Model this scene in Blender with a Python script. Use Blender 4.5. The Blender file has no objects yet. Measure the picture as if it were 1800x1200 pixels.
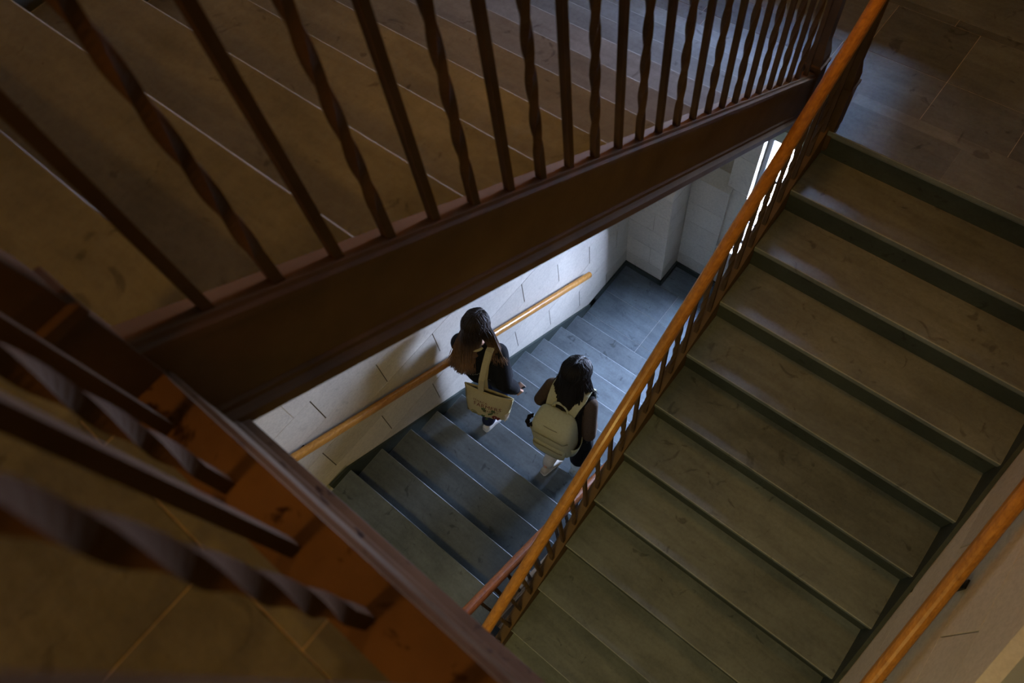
import bpy, bmesh, math, random
from mathutils import Vector, Matrix

# ------------------------------------------------------------------ camera, world, exposure
random.seed(7)
sc = bpy.context.scene
COL = sc.collection
cam_d = bpy.data.cameras.new('camera')
cam = bpy.data.objects.new('camera', cam_d)
COL.objects.link(cam)
a, b, c = 0.8915, 0.4723, -0.2313
cam.matrix_world = Matrix.Translation((0.6165, -2.9384, 2.9997)) @ Matrix.Rotation(a, 4, 'Z') @ Matrix.Rotation(b, 4, 'X') @ Matrix.Rotation(c, 4, 'Z')
cam_d.sensor_width = 36.0
cam_d.lens = 1230.68 / 1800.0 * 36.0
cam_d.clip_start = 0.02
cam_d.dof.use_dof = True
cam_d.dof.focus_distance = 5.2
cam_d.dof.aperture_fstop = 3.2
sc.camera = cam

world = bpy.data.worlds.new('overcast_sky')
sc.world = world
world.use_nodes = True
wn = world.node_tree.nodes
wn['Background'].inputs[0].default_value = (0.55, 0.69, 1.04, 1)
wn['Background'].inputs[1].default_value = 290.0

sc.view_settings.view_transform = 'Standard'
sc.view_settings.look = 'None'
sc.view_settings.gamma = 1.0
sc.view_settings.use_curve_mapping = False
sc.view_settings.exposure = 0.0
sc.cycles.use_denoising = True
sc.cycles.max_bounces = 8
sc.cycles.diffuse_bounces = 5
sc.cycles.sample_clamp_indirect = 4.0

# ------------------------------------------------------------------ dimensions (metres)
G = 0.30
RS = 0.18502
SL = RS / G
XW = -1.878            # stone face of the left wall
XR = 1.585             # stone face of the right wall
XA = -0.235            # inner (tread side) edge of the left flights
XT = -1.858            # left end of the left flights' treads
YA9 = 0.1248           # lowest nose of the upper left flight
YC0 = -2.8875          # top nose of the lower left flight
ZF = 11 * RS           # upper floor landing
ZL = -13 * RS          # lower floor landing
ZM1 = ZL - 11 * RS     # lower half landing
YEND = 1.12
YBACK = -6.4
ZCEIL = 5.0

# ------------------------------------------------------------------ materials
def nodes_of(m):
    m.use_nodes = True
    nt = m.node_tree
    bs = nt.nodes['Principled BSDF']
    return nt, bs

def ramp(nt, fac, stops):
    r = nt.nodes.new('ShaderNodeValToRGB')
    e = r.color_ramp.elements
    while len(e) < len(stops):
        e.new(0.5)
    for k, (p, col) in enumerate(stops):
        e[k].position = p
        e[k].color = (*col, 1) if len(col) == 3 else col
    nt.links.new(fac, r.inputs[0])
    return r.outputs[0]

def noise(nt, scale, detail=4, rough=0.55, vec=None, dist=0.0):
    n = nt.nodes.new('ShaderNodeTexNoise')
    n.inputs['Scale'].default_value = scale
    n.inputs['Detail'].default_value = detail
    n.inputs['Roughness'].default_value = rough
    n.inputs['Distortion'].default_value = dist
    if vec is not None:
        nt.links.new(vec, n.inputs['Vector'])
    return n.outputs['Fac']

def mix(nt, mode, fac, A, B):
    n = nt.nodes.new('ShaderNodeMix')
    n.data_type = 'RGBA'
    n.blend_type = mode
    for sock, v in ((n.inputs[0], fac), (n.inputs[6], A), (n.inputs[7], B)):
        if hasattr(v, 'links'):
            nt.links.new(v, sock)
        elif isinstance(v, (int, float)):
            sock.default_value = v
        else:
            sock.default_value = (*v, 1)
    return n.outputs[2]

def coords(nt, scale=(1, 1, 1), rot=(0, 0, 0), world_space=True):
    if world_space:
        g = nt.nodes.new('ShaderNodeNewGeometry')
        out = g.outputs['Position']
    else:
        g = nt.nodes.new('ShaderNodeTexCoord')
        out = g.outputs['Object']
    m = nt.nodes.new('ShaderNodeMapping')
    m.inputs['Scale'].default_value = scale
    m.inputs['Rotation'].default_value = rot
    nt.links.new(out, m.inputs['Vector'])
    return m.outputs[0]

def bump(nt, bs, h, strength=0.2, dist=0.004):
    n = nt.nodes.new('ShaderNodeBump')
    n.inputs['Strength'].default_value = strength
    n.inputs['Distance'].default_value = dist
    nt.links.new(h, n.inputs['Height'])
    nt.links.new(n.outputs[0], bs.inputs['Normal'])

def stone(name, base, vary=0.25, rough=0.6, scuff=0.55, veins=True, rnd=0.3):
    m = bpy.data.materials.new(name)
    nt, bs = nodes_of(m)
    v = coords(nt)
    lo = tuple(x * (1 - vary) for x in base)
    hi = tuple(x * (1 + vary) for x in base)
    n1 = noise(nt, 2.3, 6, 0.6, v)
    col = ramp(nt, n1, [(0.3, lo), (0.7, hi)])
    if veins:
        vs = coords(nt, (1.6, 9, 4), (0, 0, 0.5))
        n2 = noise(nt, 1.6, 5, 0.6, vs, 0.6)
        col = mix(nt, 'MULTIPLY', 0.6, col, ramp(nt, n2, [(0.35, (0.68, 0.68, 0.68)), (0.62, (1, 1, 1))]))
    # fine speckle and scuffs with a shape of their own
    n3 = noise(nt, 45, 3, 0.7, v)
    col = mix(nt, 'MULTIPLY', 0.5, col, ramp(nt, n3, [(0.3, (0.7, 0.7, 0.7)), (0.6, (1.0, 1.0, 1.0))]))
    n4 = noise(nt, 7.5, 3, 0.5, v, 1.5)
    col = mix(nt, 'MULTIPLY', scuff, col, ramp(nt, n4, [(0.29, (0.3, 0.3, 0.3)), (0.36, (1, 1, 1))]))
    oi = nt.nodes.new('ShaderNodeObjectInfo')
    rr = ramp(nt, oi.outputs['Random'], [(0.0, (1 - rnd,) * 3), (1.0, (1.0, 1.0, 1.0))])
    col = mix(nt, 'MULTIPLY', 1.0, col, rr)
    nt.links.new(col, bs.inputs['Base Color'])
    bs.inputs['Roughness'].default_value = rough
    bs.inputs['Specular IOR Level'].default_value = 0.16
    bump(nt, bs, n3, 0.12, 0.002)
    return m

def paint(name, base, rough=0.45, vary=0.35, wear=None, spec=0.4):
    m = bpy.data.materials.new(name)
    nt, bs = nodes_of(m)
    v = coords(nt)
    n1 = noise(nt, 5, 5, 0.6, v)
    col = ramp(nt, n1, [(0.3, tuple(x * (1 - vary) for x in base)), (0.7, tuple(x * (1 + vary) for x in base))])
    if wear:
        n2 = noise(nt, 14, 5, 0.65, v, 0.8)
        f = ramp(nt, n2, [(0.58, (0, 0, 0)), (0.66, (1, 1, 1))])
        col = mix(nt, 'MIX', f, col, wear)
    nt.links.new(col, bs.inputs['Base Color'])
    bs.inputs['Roughness'].default_value = rough
    bs.inputs['Specular IOR Level'].default_value = spec
    n3 = noise(nt, 60, 2, 0.5, v)
    bump(nt, bs, n3, 0.08, 0.002)
    return m

def wood(name, A, B, rough=0.36, rotz=0.0, rotx=0.55):
    m = bpy.data.materials.new(name)
    nt, bs = nodes_of(m)
    v = coords(nt, (60, 5, 60), (0, 0, 0), True)
    n1 = noise(nt, 1.0, 5, 0.6, v, 0.4)
    col = ramp(nt, n1, [(0.3, A), (0.72, B)])
    v2 = coords(nt)
    n2 = noise(nt, 26, 4, 0.7, v2, 1.0)
    col = mix(nt, 'MULTIPLY', 0.5, col, ramp(nt, n2, [(0.24, (0.25, 0.2, 0.15)), (0.33, (1, 1, 1))]))
    nt.links.new(col, bs.inputs['Base Color'])
    bs.inputs['Roughness'].default_value = rough
    bs.inputs['Coat Weight'].default_value = 0.12
    bs.inputs['Specular IOR Level'].default_value = 0.28
    bs.inputs['Coat Roughness'].default_value = 0.12
    return m

def plain(name, col, rough=0.6, metal=0.0, nscale=30, vary=0.2, spec=0.4, bumpy=0.0):
    m = bpy.data.materials.new(name)
    nt, bs = nodes_of(m)
    v = coords(nt, world_space=True)
    n1 = noise(nt, nscale, 4, 0.6, v)
    c1 = ramp(nt, n1, [(0.3, tuple(x * (1 - vary) for x in col)), (0.7, tuple(min(1, x * (1 + vary)) for x in col))])
    nt.links.new(c1, bs.inputs['Base Color'])
    bs.inputs['Roughness'].default_value = rough
    bs.inputs['Metallic'].default_value = metal
    bs.inputs['Specular IOR Level'].default_value = spec
    if bumpy:
        bump(nt, bs, n1, bumpy, 0.003)
    return m

M = {}
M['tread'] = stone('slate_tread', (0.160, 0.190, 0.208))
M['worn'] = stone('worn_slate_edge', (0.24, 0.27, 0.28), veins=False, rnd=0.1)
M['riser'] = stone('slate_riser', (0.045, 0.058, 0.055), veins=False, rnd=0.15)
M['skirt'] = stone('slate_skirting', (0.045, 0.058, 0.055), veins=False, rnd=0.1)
M['tile'] = stone('slate_floor_tile', (0.152, 0.188, 0.212), rnd=0.4)
M['block'] = stone('limestone_block', (0.60, 0.555, 0.485), vary=0.08, rough=0.8, scuff=0.15, veins=False, rnd=0.16)
M['mortar'] = plain('mortar', (0.10, 0.085, 0.07), 0.9)
M['grout'] = plain('pale_grout', (0.36, 0.35, 0.33), 0.9)
M['plaster'] = plain('pale_green_plaster', (0.38, 0.39, 0.30), 0.85, nscale=6, vary=0.06)
M['ceil'] = plain('ceiling_plaster', (0.5, 0.48, 0.42), 0.9, nscale=6, vary=0.05)
M['iron'] = paint('brown_painted_iron', (0.108, 0.070, 0.038), 0.65, 0.3, wear=(0.022, 0.011, 0.006), spec=0.08)
M['iron_clean'] = paint('brown_painted_stringer', (0.108, 0.070, 0.038), 0.65, 0.2, None, 0.08)
M['iron_dark'] = paint('dark_brown_painted_iron', (0.076, 0.050, 0.031), 0.75, 0.25, None, 0.06)
M['rail'] = wood('varnished_oak_rail', (0.25, 0.105, 0.016), (0.47, 0.22, 0.040))
M['rail_shaded'] = wood('reddish_varnished_rail_shaded', (0.12, 0.034, 0.010), (0.27, 0.085, 0.022))  # redder varnish, its colour darkened for the dimmer light on the lower rail
M['black'] = plain('black_iron', (0.012, 0.012, 0.013), 0.4, 0.4)
M['white_frame'] = plain('window_frame_paint', (0.45, 0.46, 0.48), 0.45, vary=0.05)
M['blind'] = plain('added_blind_fabric', (0.10, 0.09, 0.07), 0.9, vary=0.05)
M['soffit'] = plain('soffit_plaster', (0.4, 0.38, 0.33), 0.9, nscale=6, vary=0.06)

gm = bpy.data.materials.new('window_glass')
nt, bs = nodes_of(gm)
for n_ in list(nt.nodes):
    if n_.type != 'OUTPUT_MATERIAL':
        nt.nodes.remove(n_)
tr = nt.nodes.new('ShaderNodeBsdfTransparent')
gl = nt.nodes.new('ShaderNodeBsdfGlossy')
gl.inputs['Roughness'].default_value = 0.05
mx = nt.nodes.new('ShaderNodeMixShader')
mx.inputs[0].default_value = 0.06
nt.links.new(tr.outputs[0], mx.inputs[1])
nt.links.new(gl.outputs[0], mx.inputs[2])
nt.links.new(mx.outputs[0], nt.nodes['Material Output'].inputs[0])
M['glass'] = gm

# ------------------------------------------------------------------ helpers
def link_mesh(name, me, mat, parent=None, **props):
    o = bpy.data.objects.new(name, me)
    COL.objects.link(o)
    if mat is not None and not me.materials:
        me.materials.append(mat)
    if parent is not None:
        o.parent = parent
        o.matrix_parent_inverse = parent.matrix_world.inverted()
    for k, v in props.items():
        o[k] = v
    return o

def from_bm(name, bm, mat, parent=None, smooth=False, **props):
    bmesh.ops.recalc_face_normals(bm, faces=bm.faces)
    me = bpy.data.meshes.new(name)
    bm.to_mesh(me)
    bm.free()
    if smooth:
        for p in me.polygons:
            p.use_smooth = True
    return link_mesh(name, me, mat, parent, **props)

def empty(name, loc, label=None, cat=None, group=None, kind=None):
    o = bpy.data.objects.new(name, None)
    COL.objects.link(o)
    o.location = loc
    o.empty_display_size = 0.05
    if label: o['label'] = label
    if cat: o['category'] = cat
    if group: o['group'] = group
    if kind: o['kind'] = kind
    bpy.context.view_layer.update()
    return o

def add_box(bm, x0, x1, y0, y1, z0, z1):
    vs = [bm.verts.new(p) for p in ((x0, y0, z0), (x1, y0, z0), (x1, y1, z0), (x0, y1, z0), (x0, y0, z1), (x1, y0, z1), (x1, y1, z1), (x0, y1, z1))]
    fs = [bm.faces.new([vs[i] for i in q]) for q in ((0, 3, 2, 1), (4, 5, 6, 7), (0, 1, 5, 4), (1, 2, 6, 5), (2, 3, 7, 6), (3, 0, 4, 7))]
    return fs

def box(name, mat, x0, x1, y0, y1, z0, z1, parent=None, bevel=0.0, **props):
    bm = bmesh.new()
    add_box(bm, x0, x1, y0, y1, z0, z1)
    if bevel:
        bmesh.ops.bevel(bm, geom=list(bm.edges), offset=bevel, segments=1, affect='EDGES')
    return from_bm(name, bm, mat, parent, **props)

def prism(bm, poly, axis, t0, t1):
    """extrude a 2D polygon; axis 'x': poly is (y,z); 'y': (x,z); 'z': (x,y)"""
    def P(q, t):
        if axis == 'x': return (t, q[0], q[1])
        if axis == 'y': return (q[0], t, q[1])
        return (q[0], q[1], t)
    A = [bm.verts.new(P(q, t0)) for q in poly]
    B = [bm.verts.new(P(q, t1)) for q in poly]
    n = len(poly)
    bm.faces.new(A[::-1])
    bm.faces.new(B)
    for i in range(n):
        bm.faces.new((A[i], A[(i + 1) % n], B[(i + 1) % n], B[i]))

def clip(poly, region):
    """convex clip of poly by convex region (counter-clockwise)"""
    out = list(poly)
    for i in range(len(region)):
        ax, ay = region[i]
        bx, by = region[(i + 1) % len(region)]
        nx, ny = -(by - ay), bx - ax
        src, out = out, []
        for k in range(len(src)):
            p, q = src[k], src[(k + 1) % len(src)]
            dp = (p[0] - ax) * nx + (p[1] - ay) * ny
            dq = (q[0] - ax) * nx + (q[1] - ay) * ny
            if dp >= 0: out.append(p)
            if (dp >= 0) != (dq >= 0):
                t = dp / (dp - dq)
                out.append((p[0] + (q[0] - p[0]) * t, p[1] + (q[1] - p[1]) * t))
        if len(out) < 3:
            return []
    return out

def area2(poly):
    return 0.5 * sum(poly[i][0] * poly[(i + 1) % len(poly)][1] - poly[(i + 1) % len(poly)][0] * poly[i][1] for i in range(len(poly)))

def sweep(bm, prof, path, up=Vector((0, 0, 1)), cap=True):
    """sweep a closed 2D profile (side, up) along a polyline with mitred, vertical-up frames"""
    rings = []
    n = len(path)
    for i, p in enumerate(path):
        p = Vector(p)
        d0 = (p - Vector(path[i - 1])).normalized() if i else None
        d1 = (Vector(path[i + 1]) - p).normalized() if i < n - 1 else None
        d = ((d0 or d1) + (d1 or d0)).normalized()
        side = d.cross(up).normalized()
        u = side.cross(d).normalized()
        k = 1.0
        if d0 is not None and d1 is not None:
            k = 1.0 / max(0.3, math.sqrt((1 + d0.dot(d1)) / 2))
        rings.append([bm.verts.new(p + side * s + u * (t * k)) for s, t in prof])
    m = len(prof)
    for i in range(n - 1):
        for j in range(m):
            bm.faces.new((rings[i][j], rings[i][(j + 1) % m], rings[i + 1][(j + 1) % m], rings[i + 1][j]))
    if cap:
        bm.faces.new(rings[0][::-1])
        bm.faces.new(rings[-1])

def tube(bm, pts, rad, seg=10):
    rads = rad if isinstance(rad, (list, tuple)) else [rad] * len(pts)
    rings = []
    for i, p in enumerate(pts):
        p = Vector(p)
        d = (Vector(pts[min(i + 1, len(pts) - 1)]) - Vector(pts[max(i - 1, 0)])).normalized()
        ref = Vector((0, 0, 1)) if abs(d.z) < 0.9 else Vector((1, 0, 0))
        s = d.cross(ref).normalized()
        u = s.cross(d).normalized()
        rings.append([bm.verts.new(p + (s * math.cos(2 * math.pi * k / seg) + u * math.sin(2 * math.pi * k / seg)) * rads[i]) for k in range(seg)])
    for i in range(len(pts) - 1):
        for k in range(seg):
            bm.faces.new((rings[i][k], rings[i][(k + 1) % seg], rings[i + 1][(k + 1) % seg], rings[i + 1][k]))
    bm.faces.new(rings[0][::-1])
    bm.faces.new(rings[-1])

def struct(o):
    o['kind'] = 'structure'
    return o

# ------------------------------------------------------------------ walls
def stone_wall_blocks(parent, face_x, inward, regions, y_lo, y_hi, z_lo, z_hi, zref, yref, name='stone_block'):
    """running-bond limestone blocks, each a mesh of its own, clipped to the stone dado"""
    CH, BL, SH = 0.325, 1.236, 0.52
    n0 = int(math.floor((z_lo - zref) / CH)); n1 = int(math.ceil((z_hi - zref) / CH))
    for n in range(n0, n1):
        z0 = zref + n * CH
        off = (yref - n * SH) % BL
        k0 = int(math.floor((y_lo - off) / BL)); k1 = int(math.ceil((y_hi - off) / BL))
        for k in range(k0, k1):
            y0 = off + k * BL
            rect = [(y0 + 0.0042, z0 + 0.0012), (y0 + BL - 0.0042, z0 + 0.0012), (y0 + BL - 0.0042, z0 + CH - 0.0012), (y0 + 0.0042, z0 + CH - 0.0012)]
            bm = bmesh.new()
            got = False
            for rg in regions:
                pl = clip(rect, rg)
                if len(pl) >= 3 and area2(pl) > 0.004:
                    dx = random.uniform(-0.0012, 0.0008)
                    prism(bm, pl, 'x', face_x + dx * inward, face_x - 0.03 * inward)
                    got = True
            if got:
                from_bm(name, bm, M['block'], parent)
            else:
                bm.free()

def mortar_bed(parent, face_x, inward, regions):
    bm = bmesh.new()
    for rg in regions:
        prism(bm, rg, 'x', face_x - 0.0055 * inward, face_x - 0.02 * inward)
    from_bm('mortar_bed', bm, M['mortar'], parent)

def dado_cap(name, parent, path, face_x, inward):
    """moulded sloping stone cap on top of the dado: path of (y, z) for the cap's underside"""
    bm = bmesh.new()
    rings = []
    prof = [(0.0, 0.0), (0.012, 0.02), (0.012, 0.11), (0.025, 0.13), (0.025, 0.17), (-0.03, 0.27), (-0.03, 0.0)]
    for (y, z) in path:
        rings.append([bm.verts.new((face_x + inward * s, y, z + t)) for s, t in prof])
    m = len(prof)
    for i in range(len(path) - 1):
        for j in range(m):
            bm.faces.new((rings[i][j], rings[i][(j + 1) % m], rings[i + 1][(j + 1) % m], rings[i + 1][j]))
    bm.faces.new(rings[0][::-1]); bm.faces.new(rings[-1])
    return from_bm(name, bm, M['block'], parent)

HS, HD = 0.045, 1.47
wl = struct(box('wall_left', M['plaster'], XW - 0.25, XW - 0.008, YBACK, 2.1, ZM1 - 0.4, ZCEIL))
wl['label'] = 'pale limestone block wall beside the lower stair, plaster above'
YK = YC0 + 11 * G
def nlC(y): return ZL - (y - YC0) * SL
reg_left = [
    [(-4.6, ZL + 0.1), (YC0, ZL + 0.1), (YC0, ZL + HD), (-4.6, ZL + HD)],
    [(YC0, ZL + 0.1 - 0.055), (YK - 0.06, nlC(YK - 0.06) + HS), (YK - 0.06, nlC(YK - 0.06) + HD), (YC0, ZL + HD)],
    [(YK - 0.06, ZM1 + 0.085), (YEND, ZM1 + 0.085), (YEND, ZM1 + HD), (YK, ZM1 + HD), (YK - 0.06, nlC(YK - 0.06) + HD)],
]
mortar_bed(wl, XW, 1, reg_left)
stone_wall_blocks(wl, XW, 1, reg_left, -4.6, YEND, ZM1, ZL + HD, -1.22, -2.74 - 0.52 + 1.236)
dado_cap('dado_cap', wl, [(-4.6, ZL + HD), (YC0, ZL + HD), (YK, ZM1 + HD), (YEND, ZM1 + HD)], XW, 1)

wr = struct(box('wall_right', M['plaster'], XR + 0.008, XR + 0.25, YBACK, 2.1, ZM1 - 0.4, ZCEIL))
wr['label'] = 'right limestone wall beside the ascending stair'
YBL = -13 * G
def nlB(y): return y * SL
reg_right = [
    [(YBL, ZL + 0.05), (-0.0, 0.05), (-0.0, HD), (YBL, ZL + HD)],
    [(0.0, 0.15), (YEND, 0.15), (YEND, HD), (0.0, HD)],
]
mortar_bed(wr, XR, -1, reg_right)
stone_wall_blocks(wr, XR, -1, reg_right, YBL, YEND, ZL, HD, -1.22, -1.9 - 4 * 0.0 + 3 * 0.52)
dado_cap('dado_cap', wr, [(YBL, ZL + HD), (0.0, HD), (YEND, HD)], XR, -1)

wo = struct(box('wall_sky_blocker', M['block'], XW - 0.5, XW - 0.05, 2.12, 9.0, -9.0, 9.0))  # unseen wall added to keep daylight off the right side of the stairwell
wo['label'] = 'added unseen wall outside, blocking the sky left of the landing windows'
wb = struct(box('wall_back', M['plaster'], XW - 0.25, XR + 0.25, YBACK - 0.2, YBACK, ZM1 - 0.4, ZCEIL))
ce = struct(box('ceiling', M['ceil'], XW - 0.25, XR + 0.25, YBACK - 0.2, 2.1, ZCEIL, ZCEIL + 0.2))

# end wall with its piers, dado, window reveals, one storey at a time
XC = -0.3925
def mirror(x): return 2 * XC - x
we = empty('wall_end', (XC, 2.0, ZM1), kind='structure')
we['label'] = 'limestone end wall with piers around the landing window'
def end_pieces(zf, detail):
    zt = zf + 4.44
    def both(name, mat, x0, x1, y0, y1, z0, z1, bev=0.0):
        box(name, mat, x0, x1, y0, y1, z0, z1, we, bev)
        box(name, mat, mirror(x1), mirror(x0) if x0 > XW else XR + 0.02, y0, y1, z0, z1, we, bev)
    # plaster behind everything
    box('plaster_panel', M['plaster'], XW - 0.1, -0.995, 1.78, 2.05, zf - 0.05, zt, we)
    box('plaster_panel', M['plaster'], mirror(-0.995), XR + 0.1, 1.78, 2.05, zf - 0.05, zt, we)
    box('plaster_panel', M['plaster'], -1.0, mirror(-1.0), 1.70, 2.05, zf + 2.60, zt, we)
    # corner pier: coursed blocks
    zs = [zf + 0.085]
    zz = zf + 0.295
    while zz < zf + 1.60:
        zs.append(zz); zz += 0.325
    zs.append(zf + 1.60)
    for i in range(len(zs) - 1):
        cut = -1.56 if i % 2 else -1.70
        for (x0, x1) in ((XW - 0.02, cut - 0.002), (cut + 0.002, -1.377)) if i % 2 else ((XW - 0.02, -1.377),):
            both('stone_block', M['block'], x0, x1, YEND, 1.80, zs[i] + 0.002, zs[i + 1] - 0.002)
    # recessed dado block between pier and jamb
    for i in range(len(zs) - 1):
        both('stone_block', M['block'], -1.372, -0.95, 1.462, 1.80, zs[i] + 0.0015, zs[i + 1] - 0.0015)
    for sx in (0, 1):
        for (x0, x1, y0) in ((XW - 0.02, -1.377, YEND), (-1.38, -0.945, 1.455)):
            bm = bmesh.new()
            prism(bm, [(y0 - 0.012, zf + 1.60), (y0 - 0.012, zf + 1.69), (y0 + 0.13, zf + 1.80), (1.80, zf + 1.82), (1.80, zf + 1.60)], 'x', x0 if not sx else mirror(x1), x1 if not sx else (mirror(x0) if x0 > XW else XR + 0.02))
            from_bm('dado_cap', bm, M['block'], we)
    # jamb stones beside the window
    zj = zf + 0.8
    k = 0
    while zj < zf + 2.6:
        both('jamb_stone', M['block'], -1.01, -0.785, 1.50, 2.05, zj + 0.002, min(zj + 0.46, zf + 2.62) - 0.002)
        zj += 0.46
    # window breast and sill
    yb = 1.48 if detail else 1.32
    for i in range(2):
        box('stone_block', M['block'], -0.93, mirror(-0.93), yb, 1.95, zf + 0.085 + 0.35 * i, zf + 0.085 + 0.35 * (i + 1) - 0.003, we)
    box('window_sill', M['block'], -0.94, mirror(-0.94), yb - 0.06, 2.05, zf + 0.785, zf + 0.84, we, 0.008)
    box('mortar_core', M['mortar'], -1.03, mirror(-1.03), 1.60, 2.04, zf - 0.05, zf + 0.79, we)
    # window head lintel
    box('window_lintel', M['plaster'], -1.0, mirror(-1.0), 1.575, 2.05, zf + 2.48, zf + 2.62, we)
    # slate skirting round the end of the landing
    h = 0.085 if detail else 0.165
    both('skirting', M['skirt'], XW, -1.359, YEND - 0.018, YEND + 0.05, zf - 0.02, zf + h)
    both('skirting', M['skirt'], -1.377, -1.355, YEND - 0.018, 1.462, zf - 0.02, zf + h)
    both('skirting', M['skirt'], -1.36, -0.94, 1.442, 1.5, zf - 0.02, zf + h)
    box('skirting', M['skirt'], -0.945, mirror(-0.945), yb - 0.02, yb + 0.04, zf - 0.02, zf + h, we)
    both('mortar_core', M['mortar'], XW - 0.05, -1.382, YEND + 0.006, 1.79, zf, zf + 1.6)

end_pieces(ZM1, True)
end_pieces(0.0, False)
box('plaster_panel', M['plaster'], XW - 0.2, XR + 0.2, 1.7, 2.05, 4.43, ZCEIL, we)
box('plaster_panel', M['plaster'], XW - 0.2, XR + 0.2, 1.7, 2.05, ZM1 - 0.4, ZM1, we)

def window(name, zf, label):
    w = empty(name, (XC, 1.75, zf + 0.84), kind='structure', label=label)
    x0, x1, z0, z1 = -0.785, mirror(-0.785), zf + 0.84, zf + 2.48
    fr = M['white_frame']
    for (xa, xb, za, zb) in ((x0, x0 + 0.05, z0, z1), (x1 - 0.05, x1, z0, z1), (x0, x1, z0, z0 + 0.05), (x0, x1, z1 - 0.05, z1)):
        box('window_frame', fr, xa, xb, 1.61, 1.69, za, zb, w, 0.006)
    xs = [x0 + 0.05, x0 + 0.05 + 0.43, x1 - 0.05 - 0.43, x1 - 0.05]
    for xm in xs[1:3]:
        box('mullion', fr, xm - 0.025, xm + 0.025, 1.615, 1.68, z0 + 0.05, z1 - 0.05, w)
    zt = z0 + 1.10
    box('transom', fr, x0 + 0.05, x1 - 0.05, 1.615, 1.68, zt - 0.02, zt + 0.02, w)
    zq = z0 + 0.35
    box('transom', fr, x0 + 0.05, x1 - 0.05, 1.62, 1.675, zq - 0.012, zq + 0.012, w)
    for i in range(3):
        for (za, zb) in ((z0 + 0.05, zq - 0.012), (zq + 0.012, zt - 0.02), (zt + 0.02, z1 - 0.05)):
            box('pane', M['glass'], xs[i] + 0.002, xs[i + 1] - 0.002, 1.644, 1.648, za, zb, w)
    bm = bmesh.new()
    add_box(bm, xs[1] - 0.05, xs[1] - 0.01, 1.58, 1.615, zt - 0.05, zt - 0.02)
    add_box(bm, xs[0] + 0.01, xs[0] + 0.07, 1.58, 1.62, zt - 0.01, zt + 0.02)
    from_bm('latch', bm, M['black'], w)
    # sampling portal in the opening: passes the daylight on, gives none of its own
    pd = bpy.data.lights.new('window_daylight_portal', 'AREA')
    pd.shape = 'RECTANGLE'
    pd.size = x1 - x0; pd.size_y = z1 - z0
    pd.cycles.is_portal = True
    po = bpy.data.objects.new('window_daylight_portal', pd)
    COL.objects.link(po)
    po.location = ((x0 + x1) / 2, 1.80, (z0 + z1) / 2)
    po.rotation_euler = (math.radians(-90), 0, 0)
    return w
window('window_1', ZM1, 'tall daylit window with grey frame on the lower landing')
w2 = window('window_2', 0.0, 'daylit window on the upper half landing, with an added blind cutting its daylight')
bm = bmesh.new()  # out-of-view blind added to hold back the daylight from the upper window
tube(bm, [(-0.786, 1.585, 2.455), (mirror(-0.786), 1.585, 2.455)], 0.025, 10)
add_box(bm, -0.786, mirror(-0.786), 1.585, 1.589, 1.38, 2.50)
add_box(bm, -0.786, mirror(-0.786), 1.579, 1.597, 1.36, 1.385)
from_bm('added_roller_blind', bm, M['blind'], w2)

# ------------------------------------------------------------------ floors (landings) and tiles
def landing(name, z, poly_boxes, tiles, label, thick=0.2, mat='tile'):
    """slab pieces plus individually laid slate tiles"""
    bm = bmesh.new()
    for (x0, x1, y0, y1) in poly_boxes:
        add_box(bm, x0, x1, y0, y1, z - thick, z - 0.0025)
    f = struct(from_bm(name, bm, M['grout']))
    f['label'] = label
    for (x0, x1, y0, y1) in tiles:
        dz = random.uniform(-0.0008, 0.0008)
        box('floor_tile', M[mat], x0 + 0.0015, x1 - 0.0015, y0 + 0.0015, y1 - 0.0015, z - 0.03, z + dz, f, 0.001)
    return f

# lower half landing
T = []
def row(y0, y1, xs):
    for i in range(len(xs) - 1):
        T.append((xs[i], xs[i + 1], y0, y1))
yl = YC0 + 10 * G
row(yl - 0.02, 0.30, [XT, -1.10, -0.1, 0.9, XR])
row(0.30, 0.673, [XT, -1.10, -0.36, 0.4, XR])
row(0.673, YEND - 0.016, [XT, -1.10, -0.36, 0.45, XR])
row(YEND - 0.016, 1.44, [-1.357, -0.7, 0.1, mirror(-1.357)])
row(1.44, 1.50, [-0.94, mirror(-0.94)])
landing('floor_half_landing_below', ZM1, [(XW - 0.1, XR + 0.1, yl - 0.02, 2.0)], T, 'blue-grey slate landing lit by the window below the stairs')

struct(box('floor', M['tile'], XW - 0.2, XR + 0.2, YBACK, 2.0, ZM1 - 0.5, ZM1 - 0.25))
# upper half landing
T = []
row(0.0, 0.25, [-0.25, 0.6, XR])
row(0.25, 0.64, [-0.25, 0.345, 0.80, XR])
row(0.64, 1.06, [-0.127, 0.345, 1.15, XR])
row(YA9 - 0.02, 0.435, [XT, -1.0, -0.25])
row(0.435, 1.06, [XT, -1.05, -0.127]) if False else None
T += [(XT, -1.05, 0.435, 1.06), (-1.05, -0.25, 0.435, 0.64), (-1.05, -0.127, 0.64, 1.06)]
row(1.06, YEND, [XT, -0.9, 0.2, XR])
row(YEND, 1.46, [-1.357, -0.2, mirror(-1.357)])
landing('floor_half_landing', 0.0, [(XW - 0.1, -0.22, YA9 + 0.02, 1.5), (-0.22, 0.02, 0.10, 1.5), (0.02, XR + 0.1, 0.015, 1.5)], T, 'slate tiled half landing at the foot of the upper flight', 0.18)
sk = struct(box('baseboard_right', M['skirt'], XR - 0.02, XR + 0.01, 0.0, YEND, -0.02, 0.15))
sk['label'] = 'dark slate skirting of the half landing'

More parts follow.
